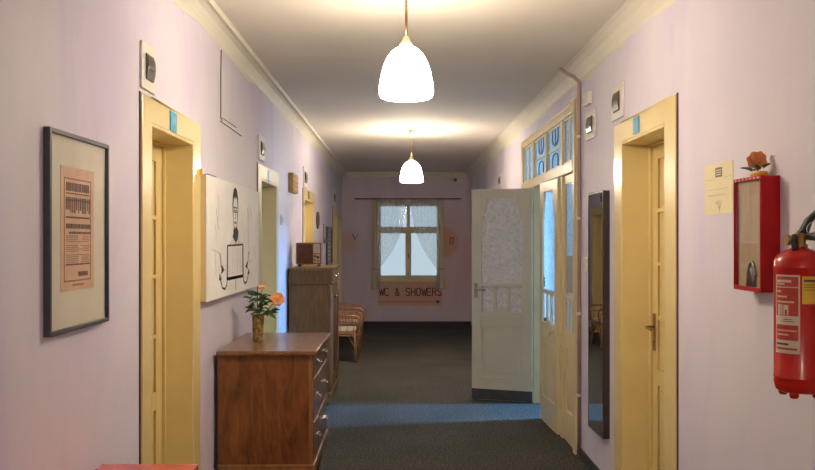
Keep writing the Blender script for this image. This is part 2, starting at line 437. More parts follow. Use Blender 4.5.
# ------------------------------------------------------------------ recessed panel doors
def panel_door(name, x, s, d, mats, label, scale, handle='far', plaque=None, leaf_x=.15):
    y0, y1, zt, cn, cf = d; mc, ml = mats
    root = empty(name, (x, (y0+y1)/2, 0)); tag(root, label, 'door', kind='structure')
    X = lambda v: x+s*v
    a, b_, top = y0+cn, y1-cf, zt-.11 if s > 0 else zt-.12
    c = MB()
    c.box(X(0), X(.012), y0, a, 0, zt); c.box(X(0), X(.012), b_, y1, 0, zt); c.box(X(0), X(.012), a, b_, top, zt)
    # jamb lining
    L = .016
    c.box(X(.012), X(-leaf_x), a-.001, a+L, 0, top); c.box(X(.012), X(-leaf_x), b_-L, b_+.001, 0, top); c.box(X(.012), X(-leaf_x), a+L, b_-L, top-L, top+.001)
    # stop bead beside the leaf
    c.box(X(-leaf_x+.02), X(-leaf_x), a+L, a+L+.014, 0, top-L); c.box(X(-leaf_x+.02), X(-leaf_x), b_-L-.014, b_-L, 0, top-L); c.box(X(-leaf_x+.02), X(-leaf_x), a+L+.014, b_-L-.014, top-L-.014, top-L)
    c.build('casing', mc, root, bevel=.004)
    # outer edge strip (shadow line painted dark against the wall, near side)
    B(X(0), X(.006), y0-.010, y0, 0, zt+.004).build('shadow_strip', 'cable', root)
    # leaf
    la, lb, lt = a+.001, b_-.001, top-.001
    st = .125
    l = MB(); P0, P1 = X(-leaf_x), X(-leaf_x-.012)
    l.box(X(-leaf_x-.012), X(-leaf_x-.045), la, lb, .004, lt)
    pans = [(z1*scale, z0*scale) for z1, z0 in ((2.07,1.784),(1.76,1.473),(1.45,1.157),(1.134,.852),(.754,.15))]
    l.box(P0, P1, la, la+st, .004, lt); l.box(P0, P1, lb-st, lb, .004, lt)
    zs = [lt]+[q for p in pans for q in p]+[.004]
    for i in range(0, len(zs), 2):
        l.box(P0, P1, la+st, lb-st, zs[i], zs[i+1])
    l.build('leaf', ml, root, bevel=.003)
    for z1, z0 in pans:
        q = B(X(-leaf_x-.013), X(-leaf_x-.006), la+st+.025, lb-st-.025, z0+.025, z1-.025).build('panel', ml, root, bevel=.005)
    # handle
    hy = lb-.07 if handle == 'far' else la+.07
    hd = B(X(-leaf_x), X(-leaf_x+.006), hy-.02, hy+.02, .95, 1.17).build('handle_plate', 'brass', root, bevel=.003)
    sg = -1 if handle == 'far' else 1
    t = MB().tube([(X(-leaf_x+.004), hy, 1.09), (X(-leaf_x+.045), hy, 1.09), (X(-leaf_x+.055), hy+sg*.02, 1.09), (X(-leaf_x+.055), hy+sg*.11, 1.085)], .008, 8)
    t.build('lever', 'brass', hd, smooth=True)
    MB().lathe([(.006, 0), (.006, .004)], (X(-leaf_x+.006) if s > 0 else X(-leaf_x+.010), hy, 1.0), 10, 'x').build('keyhole', 'black', hd)
    if plaque:
        py, pz, mt = plaque
        p = B(X(.012), X(.017), py-.055, py+.055, pz-.047, pz+.047).build('number_plaque', mt, root, bevel=.003)
        q = MB(); q.box(X(.017), X(.0176), py-.030, py-.006, pz-.012, pz+.022); q.box(X(.017), X(.0176), py+.006, py+.03, pz-.012, pz+.022)
        q.build('number', 'plaque_light', p)
    return root
CL = ('cream', 'cream_leaf')
panel_door('door_1', XL, 1, LD[0], CL, 'yellow cream recessed door between the framed poster and the white canvas', .967, 'near', (3.83, 2.165, 'plaque'))
panel_door('door_2', XL, 1, LD[1], ('cream_pale', 'cream_leaf'), 'pale cream door frame just past the white canvas, left wall', .95, 'near', (6.62, 2.13, 'plaque'))
panel_door('door_3', XL, 1, LD[2], CL, 'yellow cream recessed door above the tabletop radio, left wall', .95, 'near', (9.50, 2.13, 'smoke'))
panel_door('door_4', XL, 1, LD[3], CL, 'second to last cream door on the left wall, beyond the small dark picture', .93, 'near')
panel_door('door_5', XL, 1, LD[4], ('cream_pale', 'cream_leaf'), 'last cream door on the left wall, in the corner at the end wall', .92, 'near')
panel_door('door_6', XR, -1, RD, CL, 'yellow cream recessed door between the tall mirror and the paper notice', 1.0, 'far', (4.455, 2.24, 'plaque'), .167)

# ------------------------------------------------------------------ double doorway
root = empty('door_7', (XR, 7.25, 0)); tag(root, 'cream glazed double doorway frame with transom lights, right wall', 'doorway', kind='structure')
y0, y1, zt = DD
xo, xi = XR-.025, XR+.07
f = MB()
f.box(XR-.03, XR, y0-.0, y0+.075, 0, zt); f.box(XR-.03, XR, y1-.075, y1, 0, zt); f.box(XR-.03, XR, y0+.075, y1-.075, zt-.075, zt)
f.box(XR, XR+.1, y0+.061, y0+.075, 0, zt-.061); f.box(XR, XR+.1, y1-.075, y1-.061, 0, zt-.061); f.box(XR, XR+.1, y0+.075, y1-.075, zt-.075, zt-.061)
f.box(XR-.038, XR-.03, y0, y1, zt-.02, zt)
f.build('frame', 'cream_dd', root, bevel=.004)
for yy in (6.49, 7.87):
    B(xo, xi, yy-.035, yy+.035, 0, 2.115).build('post', 'cream_dd', root, bevel=.004)
B(xo-.012, xi, y0+.075, y1-.075, 2.115, 2.20).build('transom_bar', 'cream_dd', root, bevel=.006)
TB = [(y0+.075, 6.455), (6.525, 7.16), (7.22, 7.835), (7.905, y1-.075)]
for yy in (6.49, 7.19, 7.87):
    hw = .035 if yy != 7.19 else .03
    B(xo, xi, yy-hw, yy+hw, 2.20, zt-.075).build('mullion', 'cream_dd', root, bevel=.004)
for i, (a, b_) in enumerate(TB):
    B(XR+.003, XR+.007, a, b_, 2.20, zt-.075).build('transom_pane', 'frost_clear', root)
    g = MB()
    w_ = .022
    g.box(XR-.012, XR+.003, a, a+w_, 2.20, zt-.075); g.box(XR-.012, XR+.003, b_-w_, b_, 2.20, zt-.075); g.box(XR-.012, XR+.003, a+w_, b_-w_, 2.20, 2.20+w_); g.box(XR-.012, XR+.003, a+w_, b_-w_, zt-.075-w_, zt-.075)
    if i in (0, 3): g.box(XR-.012, XR+.003, (a+b_)/2-.014, (a+b_)/2+.014, 2.2+w_, zt-.075-w_)
    else: g.box(XR-.012, XR+.003, a+w_, b_-w_, 2.36, 2.385)
    g.build('sash', 'cream_dd', root, bevel=.003)
    if i in (1, 2):
        q = MB(); c_ = (a+b_)/2
        q.tube([(XR-.003, c_-.12, 2.548)]+[(XR-.003, c_-.12*math.cos(t_*PI/8), 2.46-.05*math.sin(t_*PI/8)) for t_ in range(9)]+[(XR-.003, c_+.12, 2.548)], .006, 6)
        q.tube([(XR-.003, c_, 2.548), (XR-.003, c_, 2.41)], .005, 6)
        q.tube([(XR-.003, c_-.12, 2.222)]+[(XR-.003, c_-.12*math.cos(t_*PI/8), 2.29+.05*math.sin(t_*PI/8)) for t_ in range(9)]+[(XR-.003, c_+.12, 2.222)], .006, 6)
        q.build('glazing_ornament', 'ink_soft', root)
# leaf builder in local coordinates: u along the leaf, v thickness, z up
def ornament(P, v_, sgn):
    """carved cartouche under the glass: stepped scrolls"""
    o = MB()
    pts = [(.10,.845),(.115,.83),(.20,.83),(.225,.81),(.25,.80),(.27,.785),(.315,.775),(.36,.785),(.38,.80),(.405,.81),(.43,.83),(.515,.83),(.53,.845),(.43,.845),(.40,.87),(.37,.885),(.355,.91),(.315,.92),(.275,.91),(.26,.885),(.23,.87),(.20,.845)]
    o.prism([(p[0], p[1]) for p in pts], v_, v_+sgn*.010, 'y')
    return o
def glazed_leaf(W=.63, Ht=2.105, kick=True):
    """returns list of (name, MB, material, bevel); x=u, y=v thickness centred 0"""
    T = .02; out = []
    f = MB(); g0, g1 = .095, W-.095
    f.box(0, g0, -T, T, .01, Ht); f.box(g1, W, -T, T, .01, Ht)
    f.box(g0, g1, -T, T, 2.02, Ht); f.box(g0, g1, -T, T, 1.135, 1.17); f.box(g0, g1, -T, T, .745, .885); f.box(g0, g1, -T, T, .01, .235)
    for k in (1, 2):
        c = g0+(g1-g0)*k/3; f.box(c-.014, c+.014, -T, T, .885, 1.135)
    # corner pieces giving the chamfered glass
    for (a, b_, c) in ((g0, g0+.07, g0), (g1, g1-.07, g1)):
        f.prism([(a, 2.02), (b_, 2.02), (c, 1.75)], -T, T, 'y')
    f.box(g0, g1, -.008, .008, .235, .745)
    out.append(('leaf_frame', f, 'leafmat', .003))
    out.append(('upper_pane', B(g0+.001, g1-.001, -.003, .003, 1.17, 2.02), 'glass', 0))
    for k in range(3):
        a = g0+(g1-g0)*k/3+.013; b_ = g0+(g1-g0)*(k+1)/3-.013
        out.append(('lower_pane', B(a, b_, -.003, .003, .885, 1.135), 'glass', 0))
    out.append(('panel', B(g0+.035, g1-.035, -.014, .014, .275, .71), 'leafmat', .008))
    for sg in (-1, 1):
        q = ornament(None, sg*T, sg); out.append(('carved_ornament', q, 'leafmat', .002))
    if kick:
        q = MB(); q.box(.0, W, -T-.003, -T, .012, .115); q.box(.0, W, T, T+.003, .012, .115); out.append(('kick_plate', q, 'kick', 0))
    return out
def place_leaf(name, hinge, tip, mats, label, kick, cat='door'):
    hx, hy = hinge; ang = math.atan2(tip[1]-hy, tip[0]-hx)
    o = empty(name, (0,0,0)); tag(o, label, cat, kind='structure')
    o['_w'] = [0,0,0]
    W = math.hypot(tip[0]-hx, tip[1]-hy)
    for nm, mb, mt, bv in glazed_leaf(W, kick=kick):
        mb.build(nm, mats.get(mt, mt), o, bevel=bv)
    for z in (.30, 1.05, 1.85):
        MB().lathe([(.011, 0), (.011, .09)], (-.008, -.026, z), 10).build('hinge', 'brass', o)
    o.location = (hx, hy, 0); o.rotation_euler = (0, 0, ang)
    return o, W
lo, W1 = place_leaf('door_8', (1.295, 7.845), (.722, 8.045), {'leafmat': 'open_leaf', 'glass': 'frost'}, 'open pale door leaf with patterned glass swung into the corridor', True)
for sg in (-1, 1):
    hp = B(W1-.06, W1-.025, sg*.02, sg*.026, 1.02, 1.17).build('handle_plate', 'steel', lo, bevel=.002)
    MB().tube([(W1-.043, sg*.024, 1.11), (W1-.043, sg*.065, 1.11), (W1-.055, sg*.07, 1.11), (W1-.15, sg*.07, 1.105)], .009, 8).build('lever', 'steel', hp, smooth=True)
l2, W2 = place_leaf('door_9', (1.30, 6.535), (1.268, 7.165), {'leafmat': 'cream_dd', 'glass': 'frost_clear'}, 'cream glazed door leaf almost closed, nearer leaf of the double doorway', False)
# small dark sticker and knob on this leaf
q = MB(); q.box(W2-.135, W2-.085, .0031, .0045, 1.19, 1.27); st_ = q.build('sticker', 'ink', l2)
q = MB()
for zz in (1.20, 1.235): q.box(W2-.127, W2-.093, .0046, .005, zz, zz+.022)
q.build('sticker_panel', 'plaque_light', st_)
MB().lathe([(.012, 0), (.018, .012), (.014, .022), (0, .024)], (W2-.25, .02, .915), 14, 'y').build('knob', 'brass', l2, smooth=True)
# fixed sidelight, near bay, and the far one
def sidelight(a, b_):
    f = MB(); s0, s1 = a+.05, b_-.05; v0, v1 = XR-.005, XR+.035
    f.box(v0, v1, a, s0, 0, 2.115); f.box(v0, v1, s1, b_, 0, 2.115)
    f.box(v0, v1, s0, s1, 2.045, 2.115); f.box(v0, v1, s0, s1, 1.14, 1.17); f.box(v0, v1, s0, s1, .74, .885); f.box(v0, v1, s0, s1, 0, .24)
    for k in (1, 2):
        c = s0+(s1-s0)*k/3; f.box(v0, v1, c-.011, c+.011, .885, 1.14)
    f.box(XR+.012, XR+.024, s0, s1, .24, .74)
    o = f.build('sidelight_frame', 'cream_dd', root, bevel=.003)
    B(XR+.004, XR+.009, s0, s1, 1.17, 2.045).build('pane', 'frost_clear', o)
    B(XR+.004, XR+.009, s0, s1, .885, 1.14).build('lower_pane', 'frost_clear', o)
    B(XR+.004, XR+.024, s0+.03, s1-.03, .27, .71).build('panel', 'cream_dd', o, bevel=.006)
    return o
sl = sidelight(y0+.075, 6.455)
sidelight(7.905, y1-.075)
tag(B(XR+.0005, XR+.0035, 6.13, 6.38, 1.185, 1.475).build('notice_sheet', 'sheet_grey'), 'greyish printed sheet taped to the narrow side glass', 'notice')

# ------------------------------------------------------------------ windows
def window(name, x0, x1, z0, z1, label):
    """end wall window, casement pair below, two lights above, in the y plane"""
    r = empty(name, ((x0+x1)/2, YF, z0)); tag(r, label, 'window', kind='structure')
    fr = MB(); t = .055
    ya, yb = YF-.015, YF+.06
    fr.box(x0-.02, x0+t, ya, yb, z0-.01, z1+.02); fr.box(x1-t, x1+.02, ya, yb, z0-.01, z1+.02)
    fr.box(x0+t, x1-t, ya, yb, z1-.03, z1+.02); fr.box(x0+t, x1-t, ya, yb, z0-.01, z0+.06)
    zm0, zm1 = 1.74, 1.835
    fr.box(x0+t, x1-t, ya-.01, yb, zm0, zm1)
    cx = .148
    fr.box(cx-.04, cx+.04, ya-.01, yb, z0+.06, zm0); fr.box(cx-.018, cx+.018, ya-.005, yb, zm1, z1-.03)
    fr.build('window_frame', 'window_frame', r, bevel=.004)
    for (a, b_, c, d) in ((x0+t, cx-.04, z0+.06, zm0), (cx+.04, x1-t, z0+.06, zm0), (x0+t, cx-.018, zm1, z1-.03), (cx+.018, x1-t, zm1, z1-.03)):
        s_ = MB(); w_ = .014
        s_.box(a, a+w_, YF+.005, YF+.045, c, d); s_.box(b_-w_, b_, YF+.005, YF+.045, c, d); s_.box(a+w_, b_-w_, YF+.005, YF+.045, c, c+w_); s_.box(a+w_, b_-w_, YF+.005, YF+.045, d-w_, d)
        so = s_.build('sash', 'window_frame', r, bevel=.002)
        B(a+w_, b_-w_, YF+.022, YF+.026, c+w_, d-w_).build('pane', 'clear', so)
    B(x0-.04, x1+.04, YF-.06, YF, z0-.045, z0-.01).build('window_sill', 'window_frame', r, bevel=.005)
    B(cx-.012, cx+.012, ya-.03, ya-.01, 1.25, 1.35).build('catch', 'brass', r, bevel=.003)
    return r
window('window_1', *WN[:2], *WN[2:], 'cream four-light window in the end wall with pale sky beyond')
r = empty('window_2', (SX, 7.75, SW[2])); tag(r, 'side room window letting in blue daylight', 'window', kind='structure')
f = MB(); a, b_, c, d = SW
f.box(SX+.02, SX+.08, a, a+.05, c, d); f.box(SX+.02, SX+.08, b_-.05, b_, c, d); f.box(SX+.02, SX+.08, a+.05, b_-.05, c, c+.05); f.box(SX+.02, SX+.08, a+.05, b_-.05, d-.05, d)
f.box(SX+.03, SX+.07, 7.73, 7.77, c+.05, d-.05)
f.build('window_frame', 'window_frame', r)
B(SX+.048, SX+.052, a+.05, b_-.05, c+.05, d-.05).build('pane', 'clear', r)

# curtain rod + curtains
rd = MB().tube([(-.86, YF-.07, 2.372), (1.137, YF-.07, 2.372)], .012, 8); rr = rd.build('curtain_rod', 'rod', smooth=True)
tag(rr, 'thin dark curtain rod over the end window', 'curtain rod')
for xx in (-.80, 1.08): B(xx-.01, xx+.01, YF-.07, YF, 2.36, 2.384).build('rod_bracket', 'rod', rr)
def curtain(sgn, label):
    xout = -.53 if sgn < 0 else .81
    cxm = .148
    c = MB(); nu, nv = 60, 40
    zt_, ztie, zb = 2.36, 1.06, .68
    def P(u, v_):
        if v_ < .8:
            t = v_/.8; z = zt_+(ztie-zt_)*t
            inner_top = cxm+(-.05 if sgn < 0 else .05)
            tie = xout+(.13 if sgn < 0 else -.13)
            k = t**2.3
            inner = inner_top*(1-k)+tie*k - (.0)
            outer = xout
        else:
            t = (v_-.8)/.2; z = ztie+(zb-ztie)*t
            inner = xout+(.13+.03*t if sgn < 0 else -.13-.03*t); outer = xout-(.02*t if sgn < 0 else -.02*t)
        x = outer+(inner-outer)*u
        amp = .022*(1-.4*min(1, v_))
        y = YF-.085-amp*math.sin(u*2*PI*9)
        return (x, y, z)
    c.grid(P, nu*2, nv)
    o = c.build('lace_curtain', 'lace', smooth=True)
    tag(o, label, 'curtain', 'lace curtains at the end window')
    e_ = MB(); w0 = .075*(-sgn)
    e_.grid(lambda u, v_: (xout+w0*u+.004*math.sin(v_*9), YF-.115-.012*math.sin(u*2*PI*3), 2.35-1.66*v_), 24, 20)
    e_.build('gathered_edge', 'lace_dense', o, smooth=True)
    tx = xout+(.065 if sgn < 0 else -.065)
    MB().tube(arc((tx, YF-.085, ztie), .075, 0, 2*PI, 16, 'xy', .035)[:-1], .012, 6, True).build('tieback', 'lace', o, smooth=True)
    return o
curtain(-1, 'left lace curtain of the end window, tied back to the left')
curtain(1, 'right lace curtain of the end window, tied back to the right')

# ------------------------------------------------------------------ lettering on end wall
def ribbon(mb, pts, w, y0_, y1_):
    for p, q in zip(pts[:-1], pts[1:]):
        dx, dz = q[0]-p[0], q[1]-p[1]; L = math.hypot(dx, dz) or 1; nx, nz = -dz/L*w/2, dx/L*w/2
        ex, ez = dx/L*w*.4, dz/L*w*.4
        mb.prism([(p[0]+nx-ex, p[1]+nz-ez), (q[0]+nx+ex, q[1]+nz+ez), (q[0]-nx+ex, q[1]-nz+ez), (p[0]-nx-ex, p[1]-nz-ez)], y0_, y1_, 'y')
G = {'W': [[(0,1),(.25,0),(.5,.8),(.75,0),(1,1)]],
     'C': [[(1,.85),(.75,1),(.25,1),(0,.75),(0,.25),(.25,0),(.75,0),(1,.15)]],
     '&': [[(1,0),(.2,.7),(.25,.95),(.55,1),(.7,.8),(.6,.6),(.1,.35),(.1,.1),(.35,0),(.7,.05),(1,.4)]],
     'S': [[(1,.85),(.75,1),(.25,1),(0,.78),(.2,.55),(.8,.45),(1,.22),(.75,0),(.25,0),(0,.15)]],
     'H': [[(0,0),(0,1)],[(1,0),(1,1)],[(0,.5),(1,.5)]],
     'O': [[(.25,0),(0,.25),(0,.75),(.25,1),(.75,1),(1,.75),(1,.25),(.75,0),(.25,0)]],
     'E': [[(1,1),(0,1),(0,0),(1,0)],[(0,.5),(.8,.5)]],
     'R': [[(0,0),(0,1),(.7,1),(1,.8),(.7,.52),(0,.52)],[(.5,.52),(1,0)]]}
def stroke_text(txt, x, z, wid, hgt, w, name, mat):
    n = len(txt); step = wid/n; mb = MB()
    r = empty(name, (x+wid/2, YF, z))
    for i, ch in enumerate(txt):
        if ch == ' ': continue
        mb = MB()
        cw = step*.74 if ch != 'W' else step*.9
        for line in G[ch]: ribbon(mb, [(x+i*step+p*cw, z+q*hgt) for p, q in line], w, YF-.002, YF)
        mb.build('letter', mat, r)
    return r
tag(stroke_text('WC & SHOWERS', -.40, .553, 1.20, .14, .017, 'painted_lettering', 'ink'), 'black painted words WC & SHOWERS below the end window', 'lettering')
a_ = MB(); ribbon(a_, [(-.415, .437), (.70, .437)], .010, YF-.002, YF); ar = a_.build('painted_arrow', 'brown_faint'); tag(ar, 'thin painted arrow pointing right under the words', 'arrow')
a_ = MB().prism([(.68, .468), (.755, .437), (.68, .406)], YF-.003, YF, 'y'); a_.build('arrow_head', 'ink', ar)
a_ = MB(); ribbon(a_, [(-.905, 1.715), (-.855, 1.61)], .018, YF-.002, YF); ribbon(a_, [(-.855, 1.61), (-.80, 1.715)], .008, YF-.002, YF)
tag(a_.build('painted_symbol', 'ink_brown'), 'small painted V shaped mark left of the end window', 'sign')
a_ = MB(); ribbon(a_, [(.935, 1.635), (.935, 1.52)], .020, YF-.002, YF); ribbon(a_, [(.95, 1.64), (.995, 1.64), (1.0, 1.60), (.975, 1.51)], .017, YF-.002, YF)
tag(a_.build('painted_symbol', 'ink_brown'), 'small painted double stroke mark on orange, right of the end window', 'sign')

# alarm sensor top right of the end wall
s_ = B(.985, 1.16, YF-.035, YF, 2.685, 2.765).build('alarm_sensor', 'white', bevel=.006)
tag(s_, 'small white sensor box with dark lens under the end wall cornice', 'sensor')
MB().lathe([(0, -.014), (.030, -.012), (.034, 0)], (1.03, YF-.035, 2.725), 16, 'y').build('lens', 'black', s_)

# ------------------------------------------------------------------ pendant lamps
def pendant(loc, label, shade='opal'):
    x, y = loc[0], loc[1]; zb = loc[2]
    r = empty('pendant_lamp', (x, y, zb)); tag(r, label, 'lamp', 'opal glass pendant lamps')
    R = .134
    prof = [(.030, .247), (.050, .243), (.072, .226), (.092, .200), (.108, .165), (.120, .125), (.128, .085), (R, .045), (R-.001, .020), (.126, .006), (.112, 0), (.100, .004), (.104, .02), (.118, .045), (.112, .10), (.095, .165), (.06, .215), (.028, .232), (.030, .247)]
    MB().lathe([(a, z+zb) for a, z in prof], (x, y, 0), 40).build('lamp_shade', shade, r, smooth=True)
    MB().lathe([(0, zb+.235), (.034, zb+.235), (.034, zb+.262), (.022, zb+.275), (.012, zb+.30), (.008, zb+.305), (0, zb+.305)], (x, y, 0), 20).build('shade_cap', 'cream_pale', r, smooth=True)
    MB().tube([(x, y, zb+.30), (x, y, H-.06)], .0065, 8).build('pendant_rod', 'brass', r, smooth=True)
    MB().lathe([(0, H-.085), (.022, H-.08), (.034, H-.05), (.036, H-.001), (0, H-.001)], (x, y, 0), 20).build('ceiling_rose', 'white', r, smooth=True)
    return r
pendant((.028, 3.92, 2.295), 'nearest and largest glowing white glass pendant lamp')
pendant((.128, 9.30, 2.268), 'second glowing white glass pendant lamp, farther down the corridor', 'opal_far')
pendant((.035, -1.45, 2.283), 'glowing white glass pendant lamp behind the viewer')

# ------------------------------------------------------------------ breaker boxes on the walls
def breaker(x, s, ya, yb, za, zb, label):
    r = empty('breaker_box', (x, (ya+yb)/2, za)); tag(r, label, 'fuse box', 'breaker boxes over the doors')
    pl_ = B(x, x+s*.012, ya, yb, za, zb).build('cover_plate', 'white', r, bevel=.004)
    cy = (ya+yb)/2; hy = (yb-ya)*.27; zc = (za+zb)/2; hz = (zb-za)*.32
    hz *= .9; pts = [(x+s*.012, zc-hz), (x+s*.019, zc-hz*.9), (x+s*.025, zc-hz*.4), (x+s*.027, zc), (x+s*.025, zc+hz*.5), (x+s*.018, zc+hz*.95), (x+s*.012, zc+hz)]
    lid = MB().prism(pts, cy-hy, cy+hy).build('smoked_lid', 'smoke', r, bevel=.003)
    B(x+s*.0265, x+s*.028, cy-hy*.7, cy+hy*.7, zc-.010, zc+.006).build('label_strip', 'ink_soft', lid)
    return r
breaker(XL, 1, 3.375, 3.56, 2.245, 2.445, 'white fuse box with smoked lid above the door beside the framed poster')
breaker(XL, 1, 6.18, 6.42, 2.225, 2.415, 'white fuse box with dark lid above the pale door past the canvas')
breaker(XL, 1, 9.01, 9.36, 2.205, 2.43, 'white fuse box with dark lid above the door behind the radio')
breaker(XL, 1, 13.0, 13.35, 2.18, 2.42, 'farthest small fuse box on the left wall')
breaker(XR, -1, 4.74, 4.99, 2.335, 2.545, 'white fuse box above the recessed door on the right')
breaker(XR, -1, 5.42, 5.69, 2.30, 2.50, 'white fuse box at the near corner of the double doorway')
breaker(XR, -1, 10.45, 10.75, 2.31, 2.47, 'dark lidded fuse box above the open door leaf, right wall')
tag(B(XR-.035, XR, 5.52, 5.68, 2.545, 2.63).build('junction_box', 'white', bevel=.005), 'small white junction box right of the brown pipe', 'junction box')
tag(B(XR-.030, XR, 5.98, 6.13, 2.655, 2.72).build('junction_box', 'white', bevel=.005), 'small white junction box left of the brown pipe, over the doorway corner', 'junction box')
pp = MB().tube([(XR-.015, 5.875, 0.01), (XR-.015, 5.875, 2.70), (XR-.017, 5.875, 2.76), (XR-.05, 5.89, 2.80), (XR-.10, 5.93, 2.835), (XR-.14, 5.96, 2.878)], .013, 10)
po = pp.build('pipe', 'pipe', smooth=True); tag(po, 'thin pinkish brown pipe up the right wall beside the double doorway', 'pipe')
for z in (.45, 1.05, 1.75, 2.35): MB().lathe([(.018, 0), (.018, .02)], (XR-.017, 5.875, z), 12).build('pipe_clip', 'white', po)
sw = B(XR-.012, XR, 5.64, 5.76, 1.375, 1.475).build('light_switch', 'white', bevel=.004); tag(sw, 'small cream light switch between the doorway pipe and the mirror', 'switch')
B(XR-.018, XR-.012, 5.675, 5.725, 1.40, 1.45).build('rocker', 'white', sw, bevel=.003)
sw = B(XL, XL+.012, 7.33, 7.42, 1.74, 1.83).build('light_switch', 'white', bevel=.004); tag(sw, 'small white switch on the left wall between the pale door and the radio', 'switch')
B(XL+.012, XL+.018, 7.355, 7.395, 1.762, 1.808).build('rocker', 'white', sw, bevel=.003)
# wall cable, upper left
cb = MB().tube([(XL+.003, 4.90, 2.765), (XL+.004, 4.885, 2.60), (XL+.003, 4.89, 2.345), (XL+.003, 4.92, 2.335)], .0032, 6)
cb.tube([(XL+.003, 4.88, 2.325), (XL+.003, 5.2, 2.322), (XL+.003, 5.52, 2.318)], .0032, 6)
cb.tube([(XL+.003, 4.93, 2.352), (XL+.003, 5.35, 2.352)], .0025, 6)
tag(cb.build('wall_cable', 'cable'), 'thin dark cable stapled high on the left wall above the canvas', 'cable')
# carved brown object
cv = B(XL, XL+.05, 7.85, 8.20, 2.07, 2.262).build('carved_plaque', 'carved', bevel=.006)
tag(cv, 'brown carved wooden block high on the left wall', 'wall ornament')
for i in range(4):
    for j in range(3):
        B(XL+.05, XL+.058, 7.87+j*.11, 7.955+j*.11, 2.08+i*.044, 2.112+i*.044).build('carved_boss', 'carved', cv, bevel=.006)
# dark oval
ov = MB(); n = 24
pts = [(10.55+.13*math.cos(2*PI*i/n), 1.86+.115*math.sin(2*PI*i/n)) for i in range(n)]
ov.prism(pts, XL, XL+.022, 'x'); oo = ov.build('oval_plaque', 'dark_oval', bevel=.006); tag(oo, 'dark oval ornament on the left wall beyond the third door', 'wall ornament')
pts2 = [(10.55+.085*math.cos(2*PI*i/n), 1.86+.075*math.sin(2*PI*i/n)) for i in range(n)]
MB().prism(pts2, XL+.022, XL+.030, 'x').build('relief', 'greywood', oo, bevel=.004)
# hanging cord with knob
hc = MB().tube([(XL+.012, 11.35, 1.83), (XL+.012, 11.35, 1.60)], .006, 6).build('hanging_cord', 'rod'); tag(hc, 'short cord with a dark knob hanging above the radio', 'cord')
MB().lathe([(0, 1.555), (.020, 1.565), (.026, 1.58), (.018, 1.60), (0, 1.605)], (XL+.028, 11.35, 0), 12).build('knob', 'black', hc, smooth=True)
# small framed picture far left
def framed(name, x, ya, yb, za, zb, fw, depth, label, cat='picture'):
    r = empty(name, (x, (ya+yb)/2, za)); tag(r, label, cat)
    f = MB(); f.box(x, x+depth, ya, ya+fw, za, zb); f.box(x, x+depth, yb-fw, yb, za, zb); f.box(x, x+depth, ya+fw, yb-fw, za, za+fw); f.box(x, x+depth, ya+fw, yb-fw, zb-fw, zb)
    f.build('frame', 'frame_dark', r, bevel=.002)
    return r
r = framed('framed_picture', XL, 11.78, 12.62, 1.19, 1.80, .05, .03, 'narrow dark framed picture on the left wall above the wicker chairs')
p_ = B(XL, XL+.012, 11.83, 12.57, 1.24, 1.75).build('print', 'oldpaper', r)
q = MB()
for i in range(7): q.box(XL+.012, XL+.013, 11.90+.05*(i%2), 12.50-.04*(i%3), 1.30+i*.06, 1.325+i*.06)
q.build('printed_marks', 'ink_faint', p_)

# ------------------------------------------------------------------ framed poster, left foreground
r = framed('framed_poster', XL, 2.464, 2.966, 1.30, 1.95, .014, .022, 'dark framed poster with old salmon print on ivory mount', 'picture')
B(XL, XL+.010, 2.478, 2.952, 1.314, 1.936).build('mount', 'mat', r)
X0 = XL+.010
pr = B(X0, X0+.0015, 2.566, 2.842, 1.432, 1.842).build('print', 'print', r)
X1 = X0+.0015
q = MB(); ya, yb, za, zb = 2.590, 2.815, 1.462, 1.805
for (a, b_, c, d) in ((ya, ya+.005, za, zb), (yb-.005, yb, za, zb), (ya, yb, za, za+.005), (ya, yb, zb-.005, zb)): q.box(X1, X1+.0006, a, b_, c, d)
q.box(X1, X1+.0006, 2.66, 2.75, 1.447, 1.453)
q.build('print_border', 'brown_faint', pr)
q = MB(); y = 2.606
while y < 2.80:       # heavy condensed heading
    w_ = random.uniform(.008, .015); q.box(X1, X1+.0007, y, y+w_, 1.762, 1.790); y += w_+random.uniform(.003, .006)
q.box(X1, X1+.0007, 2.606, 2.80, 1.752, 1.756)
y = 2.604
while y < 2.80:       # tall letters
    w_ = random.uniform(.006, .011); h0 = random.choice((1.690, 1.690, 1.700)); q.box(X1, X1+.0007, y, y+w_, h0, 1.742); y += w_+random.uniform(.004, .010)
q.box(X1, X1+.0007, 2.604, 2.802, 1.730, 1.7345)
q.build('heading', 'ink_brown', pr)
q = MB()
q.box(X1, X1+.0006, 2.604, 2.804, 1.672, 1.678)
for z in (1.650,):
    y = 2.606
    while y < 2.80:
        w_ = random.uniform(.008, .02); q.box(X1, X1+.0006, y, y+w_, z-.012, z+.004); y += w_+.004
y = 2.63
while y < 2.80:
    w_ = random.uniform(.008, .02); q.box(X1, X1+.0006, y, y+w_, 1.620, 1.628); y += w_+.004
q.box(X1, X1+.0006, 2.604, 2.804, 1.516, 1.521)
y = 2.705
while y < 2.785:
    w_ = random.uniform(.006, .012); q.box(X1, X1+.0006, y, y+w_, 1.478, 1.493); y += w_+.003
q.build('subheading', 'ink_brown', pr)
q = MB()
for i in range(15):
    z = 1.612-i*.0063
    if i in (4, 9): continue
    y = 2.608
    while y < 2.795:
        w_ = random.uniform(.01, .035); e = min(y+w_, 2.800)
        if not (2.703 < y < 2.712): q.box(X1, X1+.0006, y, e, z, z+.0028)
        y = e+.004
q.build('body_text', 'brown_faint', pr)
B(XL+.016, XL+.018, 2.478, 2.952, 1.314, 1.936).build('glass', 'clear', r)

